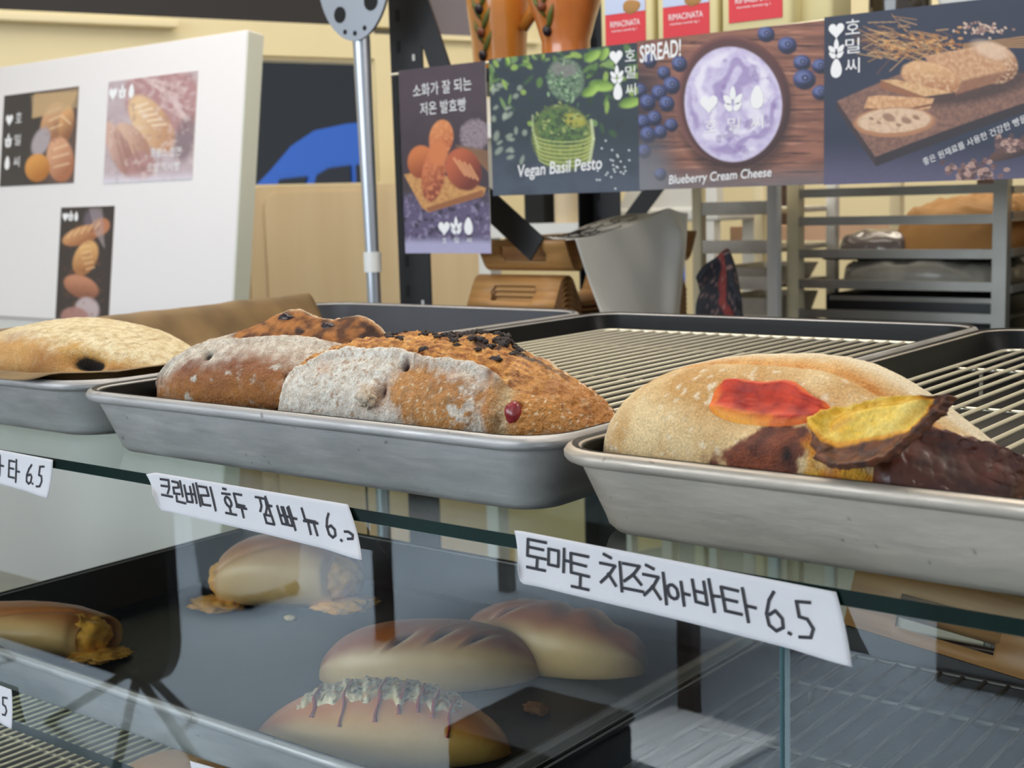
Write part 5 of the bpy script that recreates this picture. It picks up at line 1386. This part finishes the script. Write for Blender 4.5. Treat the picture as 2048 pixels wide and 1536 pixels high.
# ------------------------------------------------------------------ stack of bent plywood trays and paper
TW = .176
def ply_profile():
    """Y,Z centre line of one bent tray, end flange to end flange"""
    pts = []
    half = [(.0, .060), (.0, .060)]
    q = [(0, 0), (.018, .036), (.024, .044), (.033, .049), (.043, .049), (.052, .044), (.058, .034), (.070, .010), (.076, .003), (.086, 0)]
    L_ = .40
    left = q; right = [(L_ - y, z) for y, z in reversed(q)]
    return left + [(L_ / 2, 0)] + right
def ply_mesh(th=.0042, slots=True):
    pr = [Vector((0, y, z)) for y, z in ply_profile()]
    # smooth resample
    pts = []
    for i in range(len(pr) - 1):
        for k in range(4): pts.append(pr[i].lerp(pr[i + 1], k / 4))
    pts.append(pr[-1])
    for _ in range(3): pts = [pts[0]] + [(pts[i - 1] + pts[i] * 2 + pts[i + 1]) / 4 for i in range(1, len(pts) - 1)] + [pts[-1]]
    bm = bmesh.new(); n = len(pts)
    xs = [-TW / 2, -.045, -.042, -.030, .030, .042, .045, TW / 2]
    grid = [[bm.verts.new((x, p.y, p.z)) for x in xs] for p in pts]
    d = 0.0; acc = [0.0]
    for i in range(n - 1): d += (pts[i + 1] - pts[i]).length; acc.append(d)
    for i in range(n - 1):
        for k in range(len(xs) - 1):
            mid = (acc[i] + acc[i + 1]) / 2; md = min(mid, d - mid)
            if slots and ((3 <= k <= 3 and .010 < md < .038) or (k in (2, 4) and .012 < md < .036) or (k in (1, 5) and .016 < md < .032)): continue
            bm.faces.new((grid[i][k], grid[i + 1][k], grid[i + 1][k + 1], grid[i][k + 1]))
    me = bpy.data.meshes.new('serving_tray'); bm.to_mesh(me); bm.free()
    me.polygons.foreach_set('use_smooth', [True] * len(me.polygons))
    return me
pm = ply_mesh(); pm.materials.append(M['ply']); pm.materials.append(M['ply_edge'])
first = None
lab = ['topmost upright tray of the bent plywood stack, its handle slot facing front', 'second from top of the stacked bent plywood trays', 'third from top of the stacked bent plywood trays', 'fourth from top of the stacked bent plywood trays', 'fifth from top of the stacked bent plywood trays', 'lowest of the stacked bent plywood trays']
STZ = -.121
for k in range(15):
    o = bpy.data.objects.new('serving_tray', pm); COL.objects.link(o)
    md = o.modifiers.new('thickness', 'SOLIDIFY'); md.thickness = .0040; md.offset = 1; md.material_offset_rim = 1
    o.location = (-1.318, 1.664, STZ + .0085 * (14 - k))
    tag(o, lab[k] if k < 3 else 'one of the lower stacked bent plywood trays, only its edge showing', 'tray', 'stacked bent plywood trays' if k < 3 else 'lower stacked bent plywood trays')
o = bpy.data.objects.new('serving_tray', pm); COL.objects.link(o)
md = o.modifiers.new('thickness', 'SOLIDIFY'); md.thickness = .0040; md.offset = 1; md.material_offset_rim = 1
o.location = (-1.300, 1.70, STZ + .119 + .053 + .051); o.rotation_euler = (PI, 0, 0); o.location.y += .40 - .03
tag(o, 'bent plywood tray lying upside down on top of the stack, under white paper', 'tray')

# white printed paper draped over the stack
nu, nv = 120, 50
U, V = np.meshgrid(np.linspace(0, 1, nu), np.linspace(0, 1, nv), indexing='ij')
s_ = U * .30; top_ = .098; q_ = np.clip((s_ - top_) / (.30 - top_), 0, 1)
rise = .030 * sstep(.05, .85, V)
xa = np.where(s_ < top_, -1.296 + s_ * 1.04, -1.194 + q_ * (.030 - .020 * V)) + .012 * sstep(.2, 1, q_) * np.sin(V * 5 + .6)
za = np.where(s_ < top_, .1055 + rise + .003 * np.sin(s_ * 60) * (1 - V), .1055 + rise - (s_ - top_) * (.86 + .12 * V))
ya = 1.674 + .010 * sstep(top_, 0, s_) + V * .335 * (1 - .12 * q_) + .045 * q_ * (1 - V) + .03 * (1 - np.clip(s_ / top_, 0, 1)) * V
za = za - .014 * sstep(.045, 0, s_) * sstep(.5, 0, V) + .012 * np.exp(-((V - .80) / .10) ** 2) * sstep(.04, .12, s_) * (1 - q_ * .6)
xa = xa + .020 * np.exp(-((V - .86) / .07) ** 2) * sstep(.0, .25, q_) * (1 - .3 * q_)
keep = np.stack([xa, ya, za], -1)
pp = link('tray_paper', grid_mesh('tray_paper', keep), None, [M['paper']]); solid(pp, .0005)
tag(pp, 'white greaseproof sheet with black line drawing draped over the plywood stack', 'paper')
mb = MB()
rr = random.Random(4)
def on_paper(a, b):
    i = min(max(int(a * 119), 0), 119); j_ = min(max(int(b * 49), 0), 49)
    p = keep[i, j_]; return (p[0], p[1], p[2] + .0012)
for k in range(16):
    ca, cb = rr.uniform(.10, .26), rr.uniform(.15, .62); ra, rb = rr.uniform(.02, .09), rr.uniform(.04, .16); ph = rr.uniform(0, 6); sp = rr.uniform(2.5, 5.5)
    mb.tube([on_paper(ca + ra * math.cos(ph + sp * t) * (1 - .5 * t), cb + rb * math.sin(ph + sp * t) * (1 - .5 * t)) for t in np.linspace(0, 1, 26)], .0006, 5)
for k in range(5): mb.tube([on_paper(.06 + .03 * k + .1 * t, .05 + .05 * k + .03 * math.sin(6 * t)) for t in np.linspace(0, 1, 14)], .0005, 5)
mb.obj('line_drawing', pp, [M['ink']], 60)

# folded cloth bag behind the paper
nu, nv = 40, 40
U, V = np.meshgrid(np.linspace(-1, 1, nu), np.linspace(0, 1, nv), indexing='ij')
Pb = np.stack([-1.085 + .060 * U * (1 - .5 * V) - .035 * (V - .5), 1.93 + .03 * np.cos(U * 1.5) + .01 * np.sin(V * 9), STZ + .002 + .190 * V * (1 - .25 * U * U) + .006 * np.sin(U * 5)], -1)
nb = fbm(Pb, 30, 4); dd = U * .6 + V * 1.0
cb = mix(np.broadcast_to(lin((52, 52, 60)), Pb.shape), np.broadcast_to(lin((150, 66, 62)), Pb.shape), sstep(-.30, -.2, U + nb * .4 - .2 + V * .3) * sstep(.30, .2, U + nb * .4))
cb = mix(cb, np.broadcast_to(lin((190, 178, 160)), Pb.shape), sstep(.25, .0, V + .3 * U + nb * .3))
cb = mix(cb, np.broadcast_to(lin((206, 160, 150)), Pb.shape), sstep(.03, .0, np.abs(fbm(Pb + 3, 40, 3))) * .6)
cl = link('cloth_bag', grid_mesh('cloth_bag', Pb, cb), None, [vmat('patterned_cloth', .8, .3, 80)]); solid(cl, .012)
tag(cl, 'red and grey patterned cloth bag slumped right of the paper covered stack', 'cloth bag')

# ------------------------------------------------------------------ white drawer tower, speed rack and its load
dt = thing('drawer_tower', 'white and milky plastic shelf tower left of the steel bread rack', 'storage tower', (-1.235, 2.46, -1.15))
for (x, y) in ((-.13, -.12), (.035, -.12), (-.13, .14), (.035, .14)):
    MB().box((x - .011, y - .011, 0), (x + .011, y + .011, 1.55), bev=.003).obj('post', dt, [M['white_plastic'] if x > 0 else M['cream_frame']], 30)
for k, z in enumerate((.90, .98, 1.055, 1.13, 1.20, 1.275)):
    MB().box((-.119, -.125, z), (.024, .14, z + .012), bev=.003).box((-.119, -.128, z), (.024, -.122, z + .026), bev=.001).obj('shelf_panel', dt, [M['milky']], 30)
for k, (z, h) in enumerate(((1.068, .045), (1.142, .030))):
    tb = MB(); loft(tb, [[(px, py, zz) for px, py in rrect(a, b_, .012, 4)] for a, b_, zz in ((.056, .10, z + .001), (.067, .115, z + h), (.065, .113, z + h), (.054, .098, z + .003))], True, True)
    tb2 = tb.obj('bin', dt, [M['milky']], 40); tb2.location = (-.047, 0, 0)

sr = thing('bread_rack', 'square tube steel bakers rack with slide rails at right behind case', 'rack', (-.985, 2.65, -1.15))
for x in (-.200, .197):
    for y in (-.25, .25):
        MB().box((x - .0125, y - .0125, 0), (x + .0125, y + .0125, 1.50)).obj('post', sr, [M['steel'] if x > 0 else M['cream_frame'], ])
zs = [.88, .945, 1.010 + .005, 1.075 + .005, 1.140, 1.198, 1.260, 1.314]
for z in (1.082, 1.139, 1.197, 1.259, 1.312, 1.02, .95):
    MB().box((-.1875, -.2625, z - .008), (.1845, -.2475, z + .0085)).obj('cross_rail', sr, [M['steel']])
    for x in (-.1875, .1845):
        sg = 1 if x < 0 else -1
        MB().box((min(x, x + sg * .025), -.2375, z - .008), (max(x, x + sg * .025), .2375, z - .005)).obj('slide_rail', sr, [M['steel']])
for z in (1.135, 1.20, 1.265, 1.31):
    MB().box((.2095, -.2375, z - .008), (.2125, .2375, z + .006)).obj('side_rail', sr, [M['steel']])
def mound(name, label, cat, cx, cy, cz, rx, ry, h, m, seed, amp=.35, pw=2.0, crease=0.0):
    u = np.linspace(0, 1, 40); a = np.linspace(0, 2 * PI, 80, endpoint=False)
    Uu, Aa = np.meshgrid(u, a, indexing='ij')
    r = np.sin(Uu * PI / 2); z = np.cos(Uu * PI / 2) ** (1 / pw)
    x = cx + rx * r * np.sign(np.cos(Aa)) * np.abs(np.cos(Aa)) ** .75; y = cy + ry * r * np.sign(np.sin(Aa)) * np.abs(np.sin(Aa)) ** .75
    P = np.stack([x, y, cz + h * z], -1); P[..., 2] += amp * h * (fbm(P + seed, 9, 4) + crease * np.abs(fbm(P + seed, 26, 3))) * (1 - Uu ** 4); P[..., 2] = np.maximum(P[..., 2], cz)
    P[..., 0] += .012 * fbm(P + seed + 5, 18, 3); 
    o = link(name, grid_mesh(name, P, wrapv=True), None, [m]); tag(o, label, cat); return o
RZ = -1.15
for k, (z, nm) in enumerate(((1.187, 'black pan on the rack carrying the brown paper bundle'), (1.131, 'black pan on the rack carrying grey plastic bags'))):
    t = thing('sheet_pan', nm, 'pan', (-.9865, 2.66, RZ + z - .005))
    mb = MB(); loft(mb, [[(px, py, zz) for px, py in rrect(a, b_, .02, 5)] for a, b_, zz in ((.176, .20, 0), (.184, .208, .011), (.182, .206, .011), (.174, .198, .002))], True, True); mb.obj('pan_shell', t, [M['black_metal']], 40)
mound('kraft_paper', 'crumpled brown paper bundle on the rack, spreading toward its right post', 'paper bundle', -.925, 2.66, RZ + 1.192, .132, .17, .112, M['kraft'], 3, .25, 1.6, .6)
mound('plastic_bag', 'dark grey plastic bag on the rack under the brown paper, left part', 'plastic bag', -1.075, 2.56, RZ + 1.192, .080, .075, .044, M['bag_dark'], 8)
mound('plastic_bag', 'wide grey plastic bag filling the rack level below the brown paper', 'plastic bag', -.985, 2.60, RZ + 1.135, .168, .15, .046, M['bag'], 12, .6, 3, 1.2)
t = thing('dark_crate', 'dark crate filling the lowest visible level of the steel rack', 'crate', (-.985, 2.68, RZ + 1.015))
MB().box((-.170, -.21, 0), (.170, .2, .100), bev=.006).obj('crate_body', t, [M['black_metal']], 30)
MB().box((-.16, -.214, .088), (.16, -.209, .097)).obj('crate_lip', t, [M['steel']])
# load at the far right beyond the rack post
mound('kraft_paper', 'brown paper sack at right frame edge beyond the rack post', 'paper sack', -.685, 2.62, RZ + 1.198, .060, .16, .100, M['kraft'], 23, .2, 3)
mound('plastic_bag', 'crinkled clear plastic bag at right frame edge under the brown sack', 'plastic bag', -.690, 2.60, RZ + 1.112, .062, .15, .080, mat('clear_crinkled_bag', (176, 176, 170), .2, 0, .2, 20, .9, 30, coat=.6), 27, .3, 3)
t = thing('side_cart', 'dark cart carrying brown sack and plastic bag at right frame edge', 'cart', (-.68, 2.64, -1.15))
MB().box((-.070, -.18, .02), (.12, .18, 1.106), bev=.004).obj('cart_body', t, [M['nonstick_grey']], 30)
MB().box((-.070, -.18, 1.190), (.12, .18, 1.196)).obj('cart_shelf', t, [M['steel']])
for y in (-.17, .17): MB().box((.105, y - .006, 1.10), (.117, y + .006, 1.195)).obj('cart_post', t, [M['steel']])
for x in (-.05, .10):
    for y in (-.15, .15): MB().tube([(x, y - .01, .025), (x, y + .01, .025)], .025, 16).obj('wheel', t, [M['black_metal']], 40)

# low pinkish bench and dark table legs farther right, seen through the rack
t = thing('wooden_bench', 'pinkish wooden bench far behind the steel rack', 'bench', (-1.2, 3.10, -1.15))
MB().box((-.45, -.12, 1.20), (1.0, .12, 1.235)).obj('seat', t, [M['clay']])
for x in (-.40, -.10, .25, .60, .92): MB().box((x - .018, -.11, 0), (x + .018, -.07, 1.20)).obj('leg', t, [M['steel']])
for x in (-.35, .15, .75): MB().box((x - .02, -.02, 1.235), (x + .02, .02, 1.42)).obj('back_post', t, [M['dark_wood']])

# pale beige cabinet with a rounded upper corner, below the window
t = thing('beige_cabinet', 'pale beige cabinet with rounded top corner between white board and shelving', 'cabinet', (-2.90, 2.84, -1.15), math.radians(69.39))
def rc(x0, x1, z1, r): return [(x0, 0), (x1, 0), (x1, z1)] + [(x0 + r - r * math.sin(a), z1 - r + r * math.cos(a)) for a in np.linspace(0, PI / 2, 9)]
MB().prism(rc(-.31, .50, 1.374, .05), -.10, .14).obj('carcass', t, [M['beige']], 40)
MB().prism(rc(-.262, .50, 1.357, .045), -.107, -.1005).obj('front_panel', t, [M['beige']], 40)
t = thing('storage_stand', 'white open stand behind shelving, seen under the pesto poster', 'stand', (-1.75, 2.46, -1.15))
for x0, x1 in ((-.27, -.235), (.02, .075)): MB().box((x0, -.02, 0), (x1, .02, 1.55)).obj('post', t, [M['white_plastic']])
for z in (.90, 1.250, 1.48): MB().box((-.235, -.02, z - .02), (.02, .10, z + .012)).obj('rail', t, [M['white_plastic']])
MB().lathe([(.040, 0), (.040, .12)], 24, (-.04, .04, 1.262)).obj('spool', t, [M['beige']], 40)
MB().box((-.145, .0, 1.2625), (-.09, .06, 1.40)).obj('dark_box', t, [M['hole']])
t = thing('white_chair', 'white plastic chair back right of the shelving, above the white paper', 'chair', (-1.68, 2.74, -1.15))
MB().prism([(-.13, 1.285), (.14, 1.285), (.14, 1.36), (.13, 1.50), (-.02, 1.50), (-.09, 1.36)], -.02, .01).obj('backrest', t, [M['white_plastic']], 40)
MB().box((-.14, -.03, 1.255), (.15, .20, 1.288), bev=.008).obj('seat', t, [M['white_plastic']], 30)
for x in (-.12, .12):
    for y in (-.01, .18): MB().box((x - .015, y - .015, 0), (x + .015, y + .015, 1.257)).obj('leg', t, [M['white_plastic']])

# ------------------------------------------------------------------ the room on the customers' side, mirrored in the front glass
t = thing('sign_stand', 'black rounded sign on splayed legs, mirrored in front glass at left', 'sign', (-3.15, -.84, -1.15))
MB().prism([(x + .0, z + .62) for x, z in rrect(.66, .42, .13, 8)], -.015, .015).obj('panel', t, [M['black_metal']], 40)
for a, b_ in (((.50, -.02, .26), (.62, .18, 0)), ((.50, .02, .26), (.42, -.22, 0)), ((-.50, -.02, .26), (-.62, .18, 0)), ((-.50, .02, .26), (-.42, -.22, 0)), ((.52, 0, .24), (.10, .0, 0)), ((.46, 0, .24), (.80, .02, 0))):
    MB().tube([a, b_], .012, 8).obj('leg', t, [M['black_metal']], 60)
t = thing('cafe_table', 'dark wooden table mirrored in front glass behind the slashed buns', 'table', (-2.2, -2.12, -1.15))
MB().box((-.62, -.34, .70), (.58, .34, .74), bev=.006).obj('tabletop', t, [M['dark_wood']], 40)
MB().box((-.58, -.30, .62), (.54, .30, .70)).obj('apron', t, [M['dark_wood']])
for x in (-.57, .50):
    for y in (-.30, .30): MB().box((x - .022, y - .022, 0), (x + .022, y + .022, .63)).obj('leg', t, [M['dark_wood']])
t = thing('wheeled_bin', 'white bin on black casters mirrored before the pale filled roll', 'bin', (-3.48, -1.90, -1.15))
mb = MB(); loft(mb, [[(px, py, zz) for px, py in rrect(a, a, .05, 6)] for a, zz in ((.125, .045), (.135, .06), (.150, .34), (.150, .37))], True, True); mb.obj('body', t, [M['white_plastic']], 40)
for x in (-.10, .11):
    for y in (-.09, .10): MB().tube([(x, y - .012, .026), (x, y + .012, .026)], .026, 16).obj('caster', t, [M['black_metal']], 40)
t = thing('sunpatch_sheet', 'added white ribbed foam sheet on the floor mirrored at bottom right of glass', 'foam sheet', (-1.60, -1.62, -1.15), .12)  # added white sheet stands in for a sunlit patch of floor
mb = MB()
for k in range(9): mb.box((-.16 + k * .036, -.16, 0), (-.128 + k * .036, .16, .02))
mb.box((-.16, -.16, 0), (.164, .16, .014)); mb.obj('sheet', t, [M['sunpatch']])
t = thing('black_stool', 'black boxy stool mirrored at bottom centre of the front glass', 'stool', (-1.60, -1.06, -1.15))
MB().box((-.135, -.14, .02), (.135, .14, .235), bev=.01).obj('box_body', t, [M['black_metal']], 40)
MB().box((-.14, -.145, .235), (.14, .145, .262), bev=.01).obj('seat_pad', t, [M['nonstick']], 40)
for x in (-.11, .11):
    for y in (-.11, .11): MB().lathe([(.014, 0), (.014, .022)], 12, (x, y, 0)).obj('foot', t, [M['hole']], 40)
t = thing('dark_cabinet', 'dark low cabinet mirrored at right edge of front glass', 'cabinet', (-.72, -2.6, -1.15))
MB().box((-.55, -.22, 0), (.6, .22, .85), bev=.006).obj('carcass', t, [M['dark_wood']], 40)
for x in (-.27, .31): MB().box((x - .27, .221, .05), (x + .27, .232, .80), bev=.003).obj('door', t, [M['dark_wood']], 40)

# bent plywood tray with a handle slot standing in the lower right tray
o = bpy.data.objects.new('serving_tray', pm); COL.objects.link(o)
md = o.modifiers.new('thickness', 'SOLIDIFY'); md.thickness = .0040; md.offset = 1; md.material_offset_rim = 1
o.location = (-.335, .905, -.163); o.rotation_euler = (0, 0, RT(-16.8)); o.scale = (1.0, .62, 1)
tag(o, 'bent plywood tray with handle slot inside the case, at lower right', 'tray')
